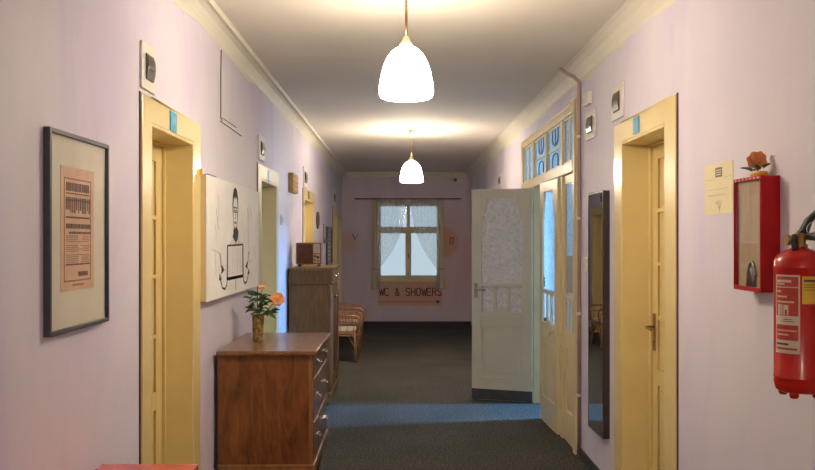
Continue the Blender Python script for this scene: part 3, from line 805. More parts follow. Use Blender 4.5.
# ------------------------------------------------------------------ canvas with ink drawing
r = empty('canvas_artwork', (XL, 5.15, 1.26)); tag(r, 'large white canvas with black ink portrait drawing, left wall', 'artwork')
CX = XL+.046
B(XL+.002, CX-.004, 4.352, 5.938, 1.262, 1.955).build('stretcher', 'canvas_side', r, bevel=.002)
B(CX-.004, CX, 4.35, 5.94, 1.260, 1.957).build('canvas', 'canvas', r, bevel=.001)
def inkline(mb, pts, w, n=1):
    """ribbon on the canvas, pts (y,z)"""
    for p, q in zip(pts[:-1], pts[1:]):
        dx, dz = q[0]-p[0], q[1]-p[1]; L = math.hypot(dx, dz) or 1; nx, nz = -dz/L*w/2, dx/L*w/2
        mb.prism([(p[0]+nx, p[1]+nz), (q[0]+nx, q[1]+nz), (q[0]-nx, q[1]-nz), (p[0]-nx, p[1]-nz)], CX, CX+.0008, 'x')
def ell(cy, cz, ry, rz, a0=0, a1=2*PI, n=20): return [(cy+ry*math.cos(a0+(a1-a0)*i/n), cz+rz*math.sin(a0+(a1-a0)*i/n)) for i in range(n+1)]
d = MB()
HZ = 1.775
inkline(d, ell(5.11, HZ, .070, .105, PI*.97, PI*2.03), .006)          # jaw
d.prism([(5.035, HZ-.03), (5.022, HZ+.05), (5.035, HZ+.11), (5.07, HZ+.15), (5.115, HZ+.16), (5.16, HZ+.145), (5.19, HZ+.10), (5.20, HZ+.03), (5.187, HZ-.03), (5.182, HZ+.04), (5.165, HZ+.085), (5.13, HZ+.105), (5.10, HZ+.085), (5.07, HZ+.10), (5.05, HZ+.06)], CX, CX+.0008, 'x')
for yy in (5.08, 5.14): inkline(d, ell(yy, HZ+.008, .018, .007), .007); inkline(d, [(yy-.024, HZ+.03), (yy+.024, HZ+.032)], .009)
inkline(d, [(5.11, HZ+.005), (5.122, HZ-.035), (5.10, HZ-.038)], .006); inkline(d, [(5.082, HZ-.065), (5.138, HZ-.065)], .010)
inkline(d, [(5.08, HZ-.09), (5.075, 1.665), (5.05, 1.655)], .011); inkline(d, [(5.14, HZ-.09), (5.145, 1.665), (5.17, 1.655)], .011)
d.prism([(5.09, 1.675), (5.15, 1.685), (5.21, 1.655), (5.19, 1.61), (5.14, 1.585), (5.10, 1.59), (5.03, 1.62), (5.06, 1.65)], CX, CX+.0008, 'x')
inkline(d, [(5.11, 1.60), (5.12, 1.57)], .008)
inkline(d, [(4.87, 1.565), (5.36, 1.57), (5.37, 1.36), (4.86, 1.362), (4.87, 1.565)], .012)
inkline(d, [(4.885, 1.56), (4.88, 1.37)], .014); inkline(d, [(5.345, 1.56), (5.35, 1.37)], .018)
inkline(d, [(4.86, 1.362), (5.37, 1.36)], .020)
inkline(d, [(5.12, 1.35), (5.12, 1.28)], .006)
for sg, c0 in ((-1, 4.87), (1, 5.36)):
    inkline(d, [(c0, 1.375), (c0+sg*.01, 1.33), (c0+sg*.06, 1.305), (c0+sg*.13, 1.315), (c0+sg*.19, 1.37)], .013)
    d.prism([(c0+sg*.19-.035, 1.365), (c0+sg*.19+.035, 1.365), (c0+sg*.20, 1.405)], CX, CX+.0008, 'x')
    inkline(d, [(c0+sg*.12, 1.41), (c0+sg*.17, 1.45), (c0+sg*.20, 1.52)], .012)
    d.prism([(c0+sg*.08, 1.42), (c0+sg*.16, 1.40), (c0+sg*.15, 1.455)], CX, CX+.0008, 'x')
d.build('ink_drawing', 'ink', r)
d = MB()
for i in range(9):
    y_ = 4.92+i*.05; inkline(d, [(y_, 1.55), (y_+.004, 1.38)], .004)
inkline(d, [(4.62, 1.86), (4.64, 1.74), (4.61, 1.70)], .006); inkline(d, [(4.58, 1.78), (4.63, 1.66)], .010); inkline(d, [(5.52, 1.82), (5.55, 1.6), (5.53, 1.5)], .006)
inkline(d, [(5.58, 1.55), (5.60, 1.44), (5.66, 1.46)], .008); inkline(d, [(4.45, 1.55), (4.70, 1.52), (4.72, 1.44)], .004)
for k in range(8):
    y_ = random.choice((4.5, 5.6))+random.uniform(-.1, .2); z = random.uniform(1.4, 1.85); inkline(d, [(y_, z), (y_+random.uniform(-.03, .05), z-.05), (y_+.03, z-.09)], .004)
inkline(d, [(4.96, 1.575), (5.06, 1.61)], .006); inkline(d, [(5.27, 1.575), (5.17, 1.61)], .006)
d.build('faint_strokes', 'ink_faint', r)
B(XL+.006, CX-.004, 4.42, 4.60, 1.957, 1.966).build('blue_strip', 'blue_strip', r)  # small blue strip along the top edge of the canvas
B(XL, XL+.03, 4.33, 4.3495, 1.955, 1.985).build('yellow_strip', 'yellow', r)  # small yellow strip at the near top corner of the canvas

# ------------------------------------------------------------------ dresser
def bail_pull(parent, x, y, z, s=1):
    h = MB().lathe([(.012, 0), (.012, .003), (.006, .006), (.004, .010), (0, .011)], (x, y, z), 14, 'x').build('drawer_pull', 'chrome', parent, smooth=True)
    MB().tube([(x+.012, y-.03, z+.004), (x+.022, y-.022, z-.010), (x+.024, y, z-.016), (x+.022, y+.022, z-.010), (x+.012, y+.03, z+.004)], .0042, 6).build('pull_bail', 'chrome', h, smooth=True)
    MB().tube([(x, y-.028, z+.004), (x+.014, y-.028, z+.004)], .004, 6).build('pull_pin', 'chrome', h); MB().tube([(x, y+.028, z+.004), (x+.014, y+.028, z+.004)], .004, 6).build('pull_pin', 'chrome', h)
r = empty('dresser', (-.79, 5.16, 0)); tag(r, 'reddish walnut chest of drawers with amber vase on top', 'chest of drawers')
DX0, DX1, DY0, DY1 = -1.075, -.518, 4.70, 5.60
b0 = MB()
b0.box(DX0, DX1-.02, DY0, DY0+.022, .28, .925); b0.box(DX0, DX1-.02, DY1-.022, DY1, .28, .925)
b0.box(DX0, DX0+.012, DY0+.022, DY1-.022, .28, .925); b0.box(DX0+.012, DX1-.02, DY0+.022, DY1-.022, .28, .30)
b0.build('carcass', 'walnut', r, bevel=.002)
B(DX1-.02, DX1, DY0, DY0+.03, .28, .925).build('corner_post', 'walnut_trim', r, bevel=.004)
B(DX1-.02, DX1, DY1-.03, DY1, .28, .925).build('corner_post', 'walnut_trim', r, bevel=.004)
for z in (.770, .518): B(DX1-.02, DX1+.010, DY0+.03, DY1-.03, z-.008, z+.008).build('drawer_rail', 'walnut_trim', r, bevel=.002)
B(DX0-.005, DX1+.028, DY0-.022, DY1+.022, .925, .950).build('top', 'walnut_top', r, bevel=.006)
B(DX0, DX1+.012, DY0-.006, DY1+.006, .245, .280).build('base_moulding', 'walnut_trim', r, bevel=.006)
B(DX0+.01, DX1-.012, DY0+.008, DY1-.008, .155, .245).build('plinth', 'walnut_trim', r, bevel=.003)
for xx in (DX0+.05, DX1-.06):
    for yy in (DY0+.05, DY1-.05):
        MB().lathe([(.030, .155), (.036, .13), (.030, .08), (.022, .03), (.018, 0)], (xx, yy, 0), 14).build('leg', 'walnut_front', r, smooth=True)
for z0_, z1_ in ((.782, .918), (.530, .758), (.290, .506)):
    dr = B(DX1-.02, DX1+.004, DY0+.034, DY1-.034, z0_, z1_).build('drawer', 'walnut_front', r, bevel=.003)
    for yy in (4.93, 5.37): bail_pull(dr, DX1+.004, yy, (z0_+z1_)/2+.01)
    B(DX1+.004, DX1+.0055, 5.145, 5.155, (z0_+z1_)/2+.02, (z0_+z1_)/2+.045).build('keyhole', 'brass', dr)

# roses
def petal(mb, c, ang, tilt, size, curl):
    ca, sa = math.cos(ang), math.sin(ang)
    def P(u, v_):
        w = (u-.5)*2; wid = size*.75*math.sin(PI*min(1, .18+.72*v_))**.8
        r_ = size*(.12+math.sin(tilt)*v_*.9) - curl*(abs(w)**2)*size*.3
        z = size*(math.cos(tilt)*v_) + (.12*size*v_*v_ if curl < .5 else -.18*size*v_**3)
        tx = w*wid*.75
        return Vector(c)+Vector((ca*r_-sa*tx, sa*r_+ca*tx, z))
    mb.grid(P, 5, 5)
def rose(name, c, size, mat, parent, facing=(0, -1, .5)):
    mb = MB()
    for ring, (n_, tilt, sz, curl) in enumerate(((3, .08, .62, .9), (4, .30, .78, .8), (5, .58, .90, .6), (6, .92, 1.0, .4), (6, 1.35, .95, .3))):
        for i in range(n_): petal(mb, (0, 0, 0), 2*PI*i/n_+ring*.7, tilt, size*sz, curl)
    q = Vector(facing).to_track_quat('Z', 'Y')
    mb.v = [tuple(q @ Vector(p)+Vector(c)) for p in mb.v]
    o = mb.build(name, mat, parent, smooth=True, solid=.0012)
    return o
def leaf(mb, c, d, size, roll=0):
    d = Vector(d).normalized(); up = Vector((0, -.5, 1)); sd = d.cross(up).normalized(); nn = sd.cross(d)
    def P(u, v_):
        w = (u-.5)*2*size*.33*math.sin(PI*(v_**.8)) if v_ < 1 else 0
        return Vector(c)+d*size*v_+sd*w+nn*(abs(u-.5)*size*.25-.25*size*v_*v_)
    mb.grid(P, 4, 6)

vx, vy, vz = -.915, 5.14, .95
va = MB().lathe([(.030, 0), (.034, .004), (.035, .02), (.036, .10), (.037, .168), (.0385, .172), (.034, .172), (.033, .10), (.031, .012), (0, .012)], (vx, vy, vz), 32).build('vase', 'amber', smooth=True)
tag(va, 'amber textured glass vase standing on the dresser', 'vase')
fl = empty('rose_bouquet', (vx, vy, vz+.02)); tag(fl, 'peach roses with dark leaves standing in the amber vase', 'flowers')
st = MB()
heads = [((vx+.125, vy-.02, vz+.268), .052, 'rose'), ((vx+.02, vy+.03, vz+.335), .030, 'rose_pale')]
for (c, sz, mt) in heads:
    st.tube([(vx, vy, vz+.03), (vx+(c[0]-vx)*.25, vy, vz+.17), (vx+(c[0]-vx)*.7, (vy+c[1])/2, vz+.23), (c[0], c[1]+.004, c[2]+.0)], .0028, 6)
st.tube([(vx, vy, vz+.03), (vx-.01, vy, vz+.2), (vx-.05, vy-.01, vz+.28)], .0025, 6)
st.tube([(vx+.01, vy, vz+.03), (vx+.01, vy, vz+.2), (vx+.04, vy+.01, vz+.30)], .0025, 6)
st.build('stem', 'stem', fl, smooth=True)
rose('rose_head', heads[0][0], .050, 'rose', fl, (.35, -1, .35))
rose('rose_head', heads[1][0], .028, 'rose_pale', fl, (-.1, -.4, 1))
for i in range(60):
    a = random.uniform(-2.8, 2.8); rr_ = random.uniform(.01, .07)
    c = (vx+.02+random.uniform(-.075, .07), vy+random.uniform(-.04, .04), vz+.17+random.uniform(0, .14))
    dd = (random.uniform(-1, 1), random.uniform(-.8, .5), random.uniform(-.3, .6))
    lb = MB(); leaf(lb, c, dd, random.uniform(.036, .058)); lb.build('leaf', 'leaf', fl, smooth=True, solid=.0008)

# ------------------------------------------------------------------ tall cabinet + radio
r = empty('tall_cabinet', (-.87, 8.1, 0)); tag(r, 'tall grey brown wooden cabinet carrying the radio, left wall', 'cabinet')
CX0, CX1, CY0, CY1 = -1.078, -.690, 7.72, 8.56
B(CX0, CX1, CY0+.012, CY1-.012, .12, 1.17).build('carcass', 'greywood', r, bevel=.003)
B(CX0, CX1+.020, CY0+.005, CY1-.005, 1.185, 1.305).build('upper_carcass', 'greywood', r, bevel=.003)
B(CX0, CX1+.034, CY0-.004, CY1+.004, 1.170, 1.185).build('waist_moulding', 'greywood', r, bevel=.004)
tm = MB().prism([(CX0, 1.305), (CX1+.025, 1.305), (CX1+.045, 1.318), (CX1+.045, 1.332), (CX0, 1.332)], CY0-.02, CY1+.03); tm.build('top', 'greywood', r, bevel=.004)
dr = B(CX1+.020, CX1+.032, CY0+.04, CY1-.04, 1.20, 1.295).build('drawer', 'greywood', r, bevel=.003)
for yy in (7.93, 8.33): bail_pull(dr, CX1+.032, yy, 1.25)
for ya, yb, ky in ((CY0+.035, 8.135, 8.10), (8.145, CY1-.035, 8.18)):
    d_ = B(CX1, CX1+.014, ya, yb, .17, 1.155).build('cabinet_door', 'greywood', r, bevel=.003)
    B(CX1+.014, CX1+.020, ya+.07, yb-.07, .26, 1.07).build('door_panel', 'walnut_front', d_, bevel=.006)
    MB().lathe([(.007, 0), (.007, .012), (.014, .02), (.012, .03), (0, .032)], (CX1+.014, ky, 1.03), 12, 'x').build('knob', 'chrome', d_, smooth=True)
for yy in (CY0+.016, CY1-.046): MB().tube([(CX1+.008, yy+.015, .13), (CX1+.014, yy+.015, .3), (CX1+.014, yy+.015, 1.0), (CX1+.008, yy+.015, 1.16)], [.012, .017, .017, .012], 10).build('turned_column', 'walnut_trim', r, smooth=True)
B(CX0, CX1+.02, CY0+.0, CY1, .07, .12).build('plinth', 'greywood', r, bevel=.005)
for xx in (CX0+.04, CX1-.02):
    for yy in (CY0+.05, CY1-.05): MB().lathe([(.028, .07), (.034, .05), (.026, .02), (.02, 0)], (xx, yy, 0), 12).build('leg', 'greywood', r, smooth=True)

r = empty('radio', (-.91, 8.02, 1.332)); tag(r, 'vintage brown tabletop radio with pale dial on the tall cabinet', 'radio')
RX0, RX1, RY0, RY1, RZ0, RZ1 = -1.045, -.790, 7.99, 8.16, 1.354, 1.574
B(RX0, RX1, RY0, RY1, RZ0, RZ1).build('radio_case', 'radio_wood', r, bevel=.010)
sc = B(RX0+.014, RX1-.088, RY0-.003, RY0, RZ0+.014, RZ1-.014).build('speaker_grille', 'radio_cloth', r, bevel=.004)
for k in range(3): MB().tube([(RX0+.045+k*.032, RY0-.004, RZ0+.03), (RX0+.052+k*.032, RY0-.006, RZ0+.11), (RX0+.045+k*.032, RY0-.004, RZ1-.03)], .0022, 6).build('grille_bar', 'walnut_front', sc)
dl = B(RX1-.080, RX1-.016, RY0-.004, RY0, RZ0+.115, RZ1-.016).build('dial', 'radio_dial', r, bevel=.003)
B(RX1-.080, RX1-.016, RY0-.004, RY0, RZ0+.016, RZ0+.105).build('control_panel', 'radio_dial', r, bevel=.003)
for kx, kz, kr in ((RX1-.062, RZ0+.085, .013), (RX1-.034, RZ0+.075, .015), (RX1-.064, RZ0+.045, .009), (RX1-.032, RZ0+.038, .009)):
    MB().lathe([(kr, 0), (kr, -.012), (kr*.7, -.016), (0, -.016)], (kx, RY0-.004, kz), 14, 'y').build('knob', 'walnut_front', r, smooth=True)
q = MB()
for k in range(5): q.box(RX1-.072, RX1-.024, RY0-.0045, RY0-.004, RZ0+.13+k*.014, RZ0+.1325+k*.014)
q.build('dial_scale', 'brown_faint', dl)
for xx in (RX0+.03, RX1-.03):
    for yy in (RY0+.03, RY1-.03): MB().lathe([(.008, 1.332), (.012, RZ0)], (xx, yy, 0), 10).build('foot', 'walnut_front', r)

# ------------------------------------------------------------------ rattan chairs
def rattan_chair():
    r = empty('rattan_chair', (0, 0, 0))
    hw = .255
    # legs: main pole and pair of curved braces each
    for sx_, sy_ in ((.22, -1), (.22, 1), (-.21, -1), (-.21, 1)):
        l = MB()
        foot = (sx_*1.10, sy_*hw*1.02, 0)
        l.tube([foot, (sx_*1.03, sy_*hw, .2), (sx_, sy_*hw*.98, .385)], .016, 8)
        l.tube([(foot[0], foot[1], .03), (sx_*.98, sy_*hw*.95, .2), (sx_*.65, sy_*hw*.9, .33), (sx_*.3, sy_*hw*.9, .375)], .009, 6)
        l.tube([(foot[0], foot[1], .03), (sx_*1.02, sy_*hw*.85, .2), (sx_*1.0, sy_*hw*.5, .33), (sx_, sy_*hw*.15, .375)], .009, 6)
        l.build('leg', 'rattan', r, smooth=True)
    s_ = MB()
    ring = [(.25, -.2), (.25, .2), (.21, .26), (-.18, .25), (-.24, .18), (-.24, -.18), (-.18, -.25), (.21, -.26)]
    s_.tube([(x, y, .385) for x, y in ring], .016, 8, True); s_.tube([(x*1.02, y*1.02, .355) for x, y in ring], .010, 6, True)
    s_.build('seat_frame', 'rattan', r, smooth=True)
    c = MB(); c.prism([(x*.93, y*.90) for x, y in ring], .395, .428, 'z')
    c.build('seat_cushion', 'cushion', r, bevel=.016)
    # arms: double hoop running round from arm to back
    def loop(z_arm, z_back, off, rad):
        pts = []
        for sy_ in (-1,):
            pts += [(.25+off, sy_*hw, .385), (.285+off, sy_*(hw+.01), .50), (.28+off, sy_*(hw+.02), z_arm-.04), (.23, sy_*(hw+.025), z_arm), (.08, sy_*(hw+.03), z_arm+.005), (-.10, sy_*(hw+.02), z_arm+.02), (-.22, sy_*.22, z_arm+(z_back-z_arm)*.45), (-.29, sy_*.13, z_back-.02), (-.305, 0, z_back)]
        pts += [(x, -y, z) for x, y, z in reversed(pts[:-1])]
        return MB().tube(pts, rad, 8)
    loop(.61, .79, 0, .014).build('arm_hoop', 'rattan', r, smooth=True)
    for sy_ in (-1, 1):
        a = MB()
        a.tube([(.24, sy_*hw, .395), (.255, sy_*hw, .52), (.20, sy_*(hw+.01), .53), (-.05, sy_*(hw+.01), .535), (-.22, sy_*.235, .56)], .009, 6)
        for k in range(5):
            x = .17-k*.085
            a.tube([(x+.02, sy_*(hw+.01), .53), (x+.01, sy_*(hw+.018), .605)], .0055, 6); a.tube([(x+.02, sy_*(hw-.005), .395), (x+.04, sy_*(hw+.005), .46), (x+.02, sy_*(hw+.01), .53)], .005, 6)
        a.build('arm_lattice', 'rattan', r, smooth=True)
    b_ = MB()
    for k in range(5):
        y = -.16+k*.08
        b_.tube([(-.24, y-.03, .39), (-.265, y-.025, .6), (-.288, y*.85, .72-abs(y)*.35), (-.265, y+.025, .6), (-.24, y+.03, .39)], .007, 6)
    b_.tube([(-.225, -.22, .60), (-.268, -.1, .60), (-.275, 0, .60), (-.268, .1, .60), (-.225, .22, .60)], .009, 6)
    b_.build('backrest', 'rattan', r, smooth=True)
    # front apron arcs
    a = MB(); a.tube([(.24, -.22, .20), (.255, -.12, .31), (.26, 0, .345), (.255, .12, .31), (.24, .22, .20)], .009, 6)
    a.build('apron', 'rattan', r, smooth=True)
    MB().tube([(-.2, -.22, .20), (-.2, 0, .33), (-.2, .22, .20)], .009, 6).build('apron', 'rattan', r, smooth=True)
    return r
ch = rattan_chair(); ch.location = (-.815, 10.68, 0)
tag(ch, 'nearer wicker armchair with white cushion just beyond the tall cabinet', 'chair', 'wicker armchairs')
c2 = copy_tree(ch); c2.location = (-.82, 11.78, 0)
tag(c2, 'farther wicker armchair, half hidden behind the nearer one', 'chair', 'wicker armchairs')

# ------------------------------------------------------------------ tall mirror on the right wall
r = empty('wall_mirror', (XR, 5.07, .337)); tag(r, 'tall narrow dark framed mirror on the right wall', 'mirror')
MX = XR-.044; f = MB(); a, b_, c, d = 5.07, 5.445, .337, 1.915; w_ = .012
f.box(MX, XR, a, a+w_, c, d); f.box(MX, XR, b_-w_, b_, c, d); f.box(MX, XR, a+w_, b_-w_, c, c+w_); f.box(MX, XR, a+w_, b_-w_, d-w_, d)
M['mframe'] = mottled('mirror_frame', (.035, .022, .02), .35, .2, 10, bs=.05)
f.build('frame', 'mframe', r, bevel=.003)
B(MX+.002, MX+.012, a+w_, b_-w_, c+w_, d-w_).build('mirror_glass', 'mirror', r)
r.rotation_euler = (0, 0, .019)

# ------------------------------------------------------------------ paper notice
r = B(XR-.0025, XR, 3.19, 3.483, 1.708, 1.921).build('paper_notice', 'paper'); tag(r, 'cream paper notice beside the red glass-fronted box', 'notice')
PX = XR-.0025
B(PX-.0006, PX, 3.295, 3.365, 1.862, 1.902).build('dark_emblem', 'ink_soft', r)
q = MB()
for z in (1.872, 1.882, 1.891): q.box(PX-.001, PX-.0006, 3.305, 3.355, z-.0015, z+.0015)
q.build('emblem_lines', 'paper', r)
q = MB()
for (ya, yb, z) in ((3.20, 3.285, 1.858), (3.375, 3.465, 1.855), (3.24, 3.44, 1.812), (3.28, 3.45, 1.790), (3.25, 3.45, 1.786)): q.box(PX-.0005, PX, ya, yb, z-.0009, z+.0009)
q.build('text_lines', 'ink_faint', r)
q = MB()
for (p, q2) in (((3.345, 1.765), (3.325, 1.73)), ((3.325, 1.768), (3.32, 1.715)), ((3.30, 1.765), (3.318, 1.73)), ((3.36, 1.76), (3.345, 1.748))):
    dx, dz = q2[0]-p[0], q2[1]-p[1]; L = math.hypot(dx, dz); nx, nz = -dz/L*.0012, dx/L*.0012
    q.prism([(p[0]+nx, p[1]+nz), (q2[0]+nx, q2[1]+nz), (q2[0]-nx, q2[1]-nz), (p[0]-nx, p[1]-nz)], PX-.0005, PX, 'x')
q.build('sprig_drawing', 'ink_soft', r)

# ------------------------------------------------------------------ red glass-fronted box
r = empty('key_box', (XR, 2.9, 1.416)); tag(r, 'red metal emergency box with glass front, orange flower on top', 'box')
KX, a, b_, c, d = 1.257, 2.794, 3.02, 1.416, 1.826
f = MB(); t = .006
f.box(KX+.004, XR, a, a+t, c, d); f.box(KX+.004, XR, b_-t, b_, c, d); f.box(KX+.004, XR, a+t, b_-t, c, c+t); f.box(KX+.004, XR, a+t, b_-t, d-t, d); f.box(XR-.004, XR, a+t, b_-t, c+t, d-t)
f.build('box_shell', 'red', r, bevel=.002)
f = MB(); w_ = .010
f.box(KX, KX+.004, a, a+w_*.6, c, d); f.box(KX, KX+.004, b_-w_*.4, b_, c, d); f.box(KX, KX+.004, a+w_*.6, b_-w_*.4, c, c+w_*1.6); f.box(KX, KX+.004, a+w_*.6, b_-w_*.4, d-w_, d)
df_ = f.build('box_door', 'red', r, bevel=.001)
B(KX+.004, KX+.0055, a+t, b_-t, c+t, d-t).build('glass', 'clear', r)
B(KX+.016, KX+.024, a+t, b_-t, c+t, d-t).build('back_board', 'beige_board', r)
q = MB()
for k in range(7): q.lathe([(0, -.0008), (.004, 0), (.004, .001)], (KX-.0004, a+.02+k*.031, d-.006), 8, 'x')
q.build('highlight_dot', 'white', df_)  # white dots painted as highlights along the top edge of the lid
KB = KX+.0115
hm = MB().tube([(KB, 2.865, 1.426), (KB, 2.865, 1.47), (KB, 2.868, 1.505), (KB, 2.885, 1.522), (KB, 2.905, 1.515), (KB, 2.92, 1.49), (KB, 2.928, 1.45), (KB, 2.928, 1.426)], .0042, 10)
hm.tube([(KB, 2.88, 1.426), (KB, 2.882, 1.47), (KB, 2.895, 1.497), (KB, 2.908, 1.47), (KB, 2.91, 1.426)], .0042, 8)
hm.tube([(KB-.001, 2.885, 1.505), (KB-.002, 2.845, 1.475)], .003, 8)
tag(hm.build('metal_hook', 'steel', smooth=True), 'grey hook shaped object seen behind the glass of the red box', 'hook')
# rose in a yellow cup on top
tz = 1.826
pc = MB().lathe([(.020, 0), (.026, .004), (.028, .018), (.025, .020), (.020, .008), (0, .006)], (1.292, 2.885, tz), 24); pc.v = [(p[0], 2.885+(p[1]-2.885)*1.5, p[2]) for p in pc.v]
tag(pc.build('flower_dish', 'yellow', smooth=True), 'small yellow dish on top of the red box', 'dish')
r = empty('rose', (1.29, 2.885, tz+.01)); tag(r, 'single orange rose with leaves on top of the red box', 'flower')
MB().tube([(1.29, 2.885, tz+.009), (1.288, 2.888, tz+.03), (1.29, 2.89, tz+.06)], .003, 6).build('stem', 'stem', r)
rose('rose_head', (1.288, 2.892, tz+.056), .038, 'rose_orange', r, (-.45, -1, .45))
for c, dd, sz in (((1.275, 2.90, tz+.022), (-.55, .55, .45), .045), ((1.28, 2.87, tz+.022), (-.2, -.5, .5), .035), ((1.29, 2.91, tz+.025), (.0, 1, .3), .045), ((1.285, 2.895, tz+.03), (-.6, .1, .9), .035), ((1.30, 2.86, tz+.03), (.1, -1, .6), .04)):
    lb = MB(); leaf(lb, c, dd, sz); lb.build('leaf', 'leaf', r, smooth=True, solid=.0008)

# ------------------------------------------------------------------ fire extinguisher
EX, EY, ER = 1.243, 2.49, .0745; Z0 = 1.118
r = empty('fire_extinguisher', (EX, EY, Z0)); tag(r, 'red fire extinguisher with yellow label hung at the right edge', 'fire extinguisher')
prof = [(.060, .012), (.070, .018), (.0745, .040), (ER, .055), (.0762, .058), (ER, .061), (ER, .395), (.0765, .399), (ER, .403), (.0735, .418), (.064, .435), (.046, .448), (.028, .455), (.024, .458), (0, .458)]
MB().lathe([(0, .012)]+prof, (EX, EY, Z0), 48).build('cylinder', 'red_ext', r, smooth=True)
for k in range(4):
    a = PI/4+k*PI/2; MB().lathe([(.010, 0), (.014, .006), (.012, .03)], (EX+.05*math.cos(a), EY+.05*math.sin(a), Z0-.004), 12).build('foot', 'red_ext', r, smooth=True)
MB().lathe([(.022, .456), (.022, .468), (.017, .470), (.017, .500), (.012, .505), (0, .505)], (EX, EY, Z0), 20).build('valve', 'brass', r, smooth=True)
MB().tube([(EX, EY, Z0+.482), (EX-.035, EY, Z0+.482)], .010, 12).build('gauge_port', 'brass', r)
MB().lathe([(.017, 0), (.017, -.010), (0, -.010)], (EX-.034, EY, Z0+.482), 18, 'x').build('gauge', 'brass', r)
hd = MB(); hd.prism([(EX-.012, Z0+.500), (EX+.002, Z0+.515), (EX+.02, Z0+.548), (EX+.05, Z0+.575), (EX+.085, Z0+.580), (EX+.085, Z0+.570), (EX+.055, Z0+.562), (EX+.034, Z0+.535), (EX+.022, Z0+.500)], EY-.012, EY+.012)
hd.build('squeeze_lever', 'black', r, bevel=.003)
hd = MB(); hd.prism([(EX-.005, Z0+.498), (EX+.083, Z0+.515), (EX+.085, Z0+.503), (EX+.01, Z0+.482)], EY-.010, EY+.010); hd.build('carry_handle', 'steel', r, bevel=.002)
MB().tube([(EX-.02, EY-.005, Z0+.495), (EX-.03, EY-.02, Z0+.475), (EX-.028, EY-.025, Z0+.455), (EX-.026, EY-.02, Z0+.450)], .009, 10).build('hose_stub', 'black', r, smooth=True)
MB().tube(arc((EX+.035, EY-.015, Z0+.515), .022, 0, 2*PI, 16)[:-1], .0016, 6, True).build('safety_pin', 'chrome', r)
hz_ = MB().tube([(EX+.015, EY-.012, Z0+.49), (EX+.05, EY-.06, Z0+.48), (EX+.065, EY-.06, Z0+.40), (EX+.07, EY-.055, Z0+.25), (EX+.068, EY-.055, Z0+.12)], .008, 10)
hz_.build('hose', 'black', r, smooth=True)
B(EX+.074, XR, EY-.02, EY+.02, Z0+.30, Z0+.42).build('wall_bracket', 'steel', r)
def label_patch(name, a0, a1, z0_, z1_, mt, parent, rr_=.0008, n=14):
    mb = MB()
    def P(u, v_):
        a = a0+(a1-a0)*u; return (EX+(ER+rr_)*math.cos(a), EY+(ER+rr_)*math.sin(a), Z0+z0_+(z1_-z0_)*v_)
    mb.grid(P, n, 1); return mb.build(name, mt, parent, smooth=True)
# angles: camera sees the side facing -y / -x.
def ang(px):      # px: image column across the body, converted to an angle round the cylinder
    return px
A0, A1 = math.radians(180+2), math.radians(180+64)
lb = label_patch('label_border', A0, A1, .135, .375, 'label_cream', r)
label_patch('label_field', A0+.05, A1-.06, .250, .370, 'red_label', lb, .0012)
label_patch('label_field', A0+.05, A1-.06, .175, .222, 'red_label', lb, .0012)
for (u0, u1, z0_, z1_) in ((.1, .7, .352, .360), (.1, .45, .345, .349), (.05, .93, .336, .339), (.1, .3, .322, .327), (.1, .55, .306, .311), (.1, .8, .290, .295), (.15, .27, .252, .285), (.3, .36, .252, .285), (.40, .46, .252, .283), (.44, .60, .268, .283), (.54, .60, .252, .283)):
    label_patch('label_print', A0+(A1-A0)*u0, A0+(A1-A0)*u1, z0_, z1_, 'label_cream', lb, .0016, 6)
for (u0, u1, z0_, z1_) in ((.35, .8, .232, .234), (.4, .75, .238, .240), (.08, .6, .160, .166), (.1, .9, .212, .214)):
    label_patch('label_print', A0+(A1-A0)*u0, A0+(A1-A0)*u1, z0_, z1_, 'ink_brown', lb, .0017, 6)
for (u0, u1, z0_, z1_) in ((.08, .9, .146, .152), (.1, .9, .203, .206), (.1, .6, .190, .194)):
    label_patch('label_print', A0+(A1-A0)*u0, A0+(A1-A0)*u1, z0_, z1_, 'red_label' if z1_ < .16 else 'label_cream', lb, .0017, 6)
Y0_, Y1_ = math.radians(180+68), math.radians(180+130)
yl = label_patch('yellow_label', Y0_, Y1_, .288, .372, 'label_yellow', r)
for (u0, u1, z0_, z1_) in ((.06, .6, .355, .362), (.06, .95, .345, .347), (.06, .95, .338, .340), (.5, .9, .305, .308), (.06, .95, .330, .3315)):
    label_patch('label_print', Y0_+(Y1_-Y0_)*u0, Y0_+(Y1_-Y0_)*u1, z0_, z1_, 'ink_brown', yl, .0013, 6)

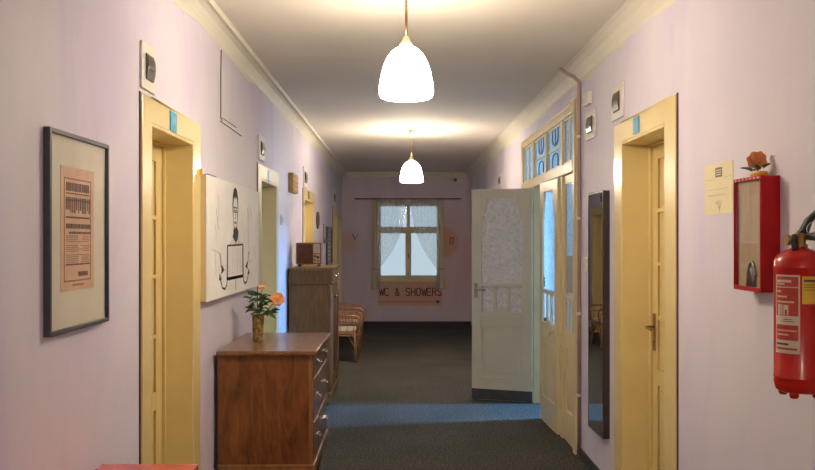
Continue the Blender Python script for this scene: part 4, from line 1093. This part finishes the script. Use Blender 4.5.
# ------------------------------------------------------------------ red table, bottom left
r = empty('side_table', (-.89, 2.5, 0)); tag(r, 'glossy red side table at the bottom left edge', 'table')
B(-1.075, -.727, 2.18, 2.88, .770, .794).build('tabletop', 'red_top', r, bevel=.004)
f = MB(); f.box(-1.06, -.745, 2.20, 2.215, .70, .77); f.box(-1.06, -.745, 2.845, 2.86, .70, .77); f.box(-1.06, -1.045, 2.215, 2.845, .70, .77); f.box(-.76, -.745, 2.215, 2.845, .70, .77)
f.build('apron', 'red_top', r, bevel=.002)
for xx in (-1.045, -.76):
    for yy in (2.215, 2.845): B(xx-.018, xx+.018, yy-.018, yy+.018, 0, .77).build('leg', 'red_top', r, bevel=.003)

# ------------------------------------------------------------------ light, sky, camera
w = bpy.data.worlds.new('sky'); S.world = w; w.use_nodes = True
nt = w.node_tree; bg = nt.nodes['Background']
g = N(nt, 'ShaderNodeTexCoord'); sx = N(nt, 'ShaderNodeSeparateXYZ'); nt.links.new(g.outputs['Generated'], sx.inputs[0])
cr = ramp(nt, sx.outputs['Z'], [(0, (.46, .58, .66)), (.06, (.40, .54, .68)), (.5, (.22, .42, .74))])
nt.links.new(cr, bg.inputs['Color']); bg.inputs['Strength'].default_value = 1.0
ld = bpy.data.lights.new('daylight', 'AREA'); ld.shape = 'RECTANGLE'; ld.size = 1.0; ld.size_y = .8
ld.energy = 1800; ld.color = (.16, .46, 1.0)
lo_ = bpy.data.objects.new('daylight', ld); COL.objects.link(lo_); lo_.location = (SX+3.2, 7.95, 3.25); lo_.rotation_euler = (0, PI/2-.28, 0)

l2_ = bpy.data.lights.new('window_fill_light', 'AREA'); l2_.shape = 'RECTANGLE'; l2_.size = 1.0; l2_.size_y = 1.5; l2_.energy = 110; l2_.color = (.30, .62, 1.0)  # added soft fill outside the side window, brightens the door panes
o2_ = bpy.data.objects.new('window_fill_light', l2_); COL.objects.link(o2_); o2_.location = (SX+.36, 7.75, 1.65); o2_.rotation_euler = (0, PI/2, 0)
cd = bpy.data.cameras.new('camera'); cam = bpy.data.objects.new('camera', cd); COL.objects.link(cam)
cam.location = (0, 0, 1.6); cam.rotation_euler = (PI/2, 0, 0)
cd.sensor_width = 36; cd.lens = 36*800/815; cd.shift_x = .00859; cd.shift_y = .00613; cd.clip_start = .05
S.camera = cam
vs = S.view_settings; vs.view_transform = 'Standard'; vs.look = 'None'; vs.gamma = 1; vs.use_curve_mapping = False; vs.exposure = .12
for o in COL.objects:
    if '_w' in o: del o['_w']
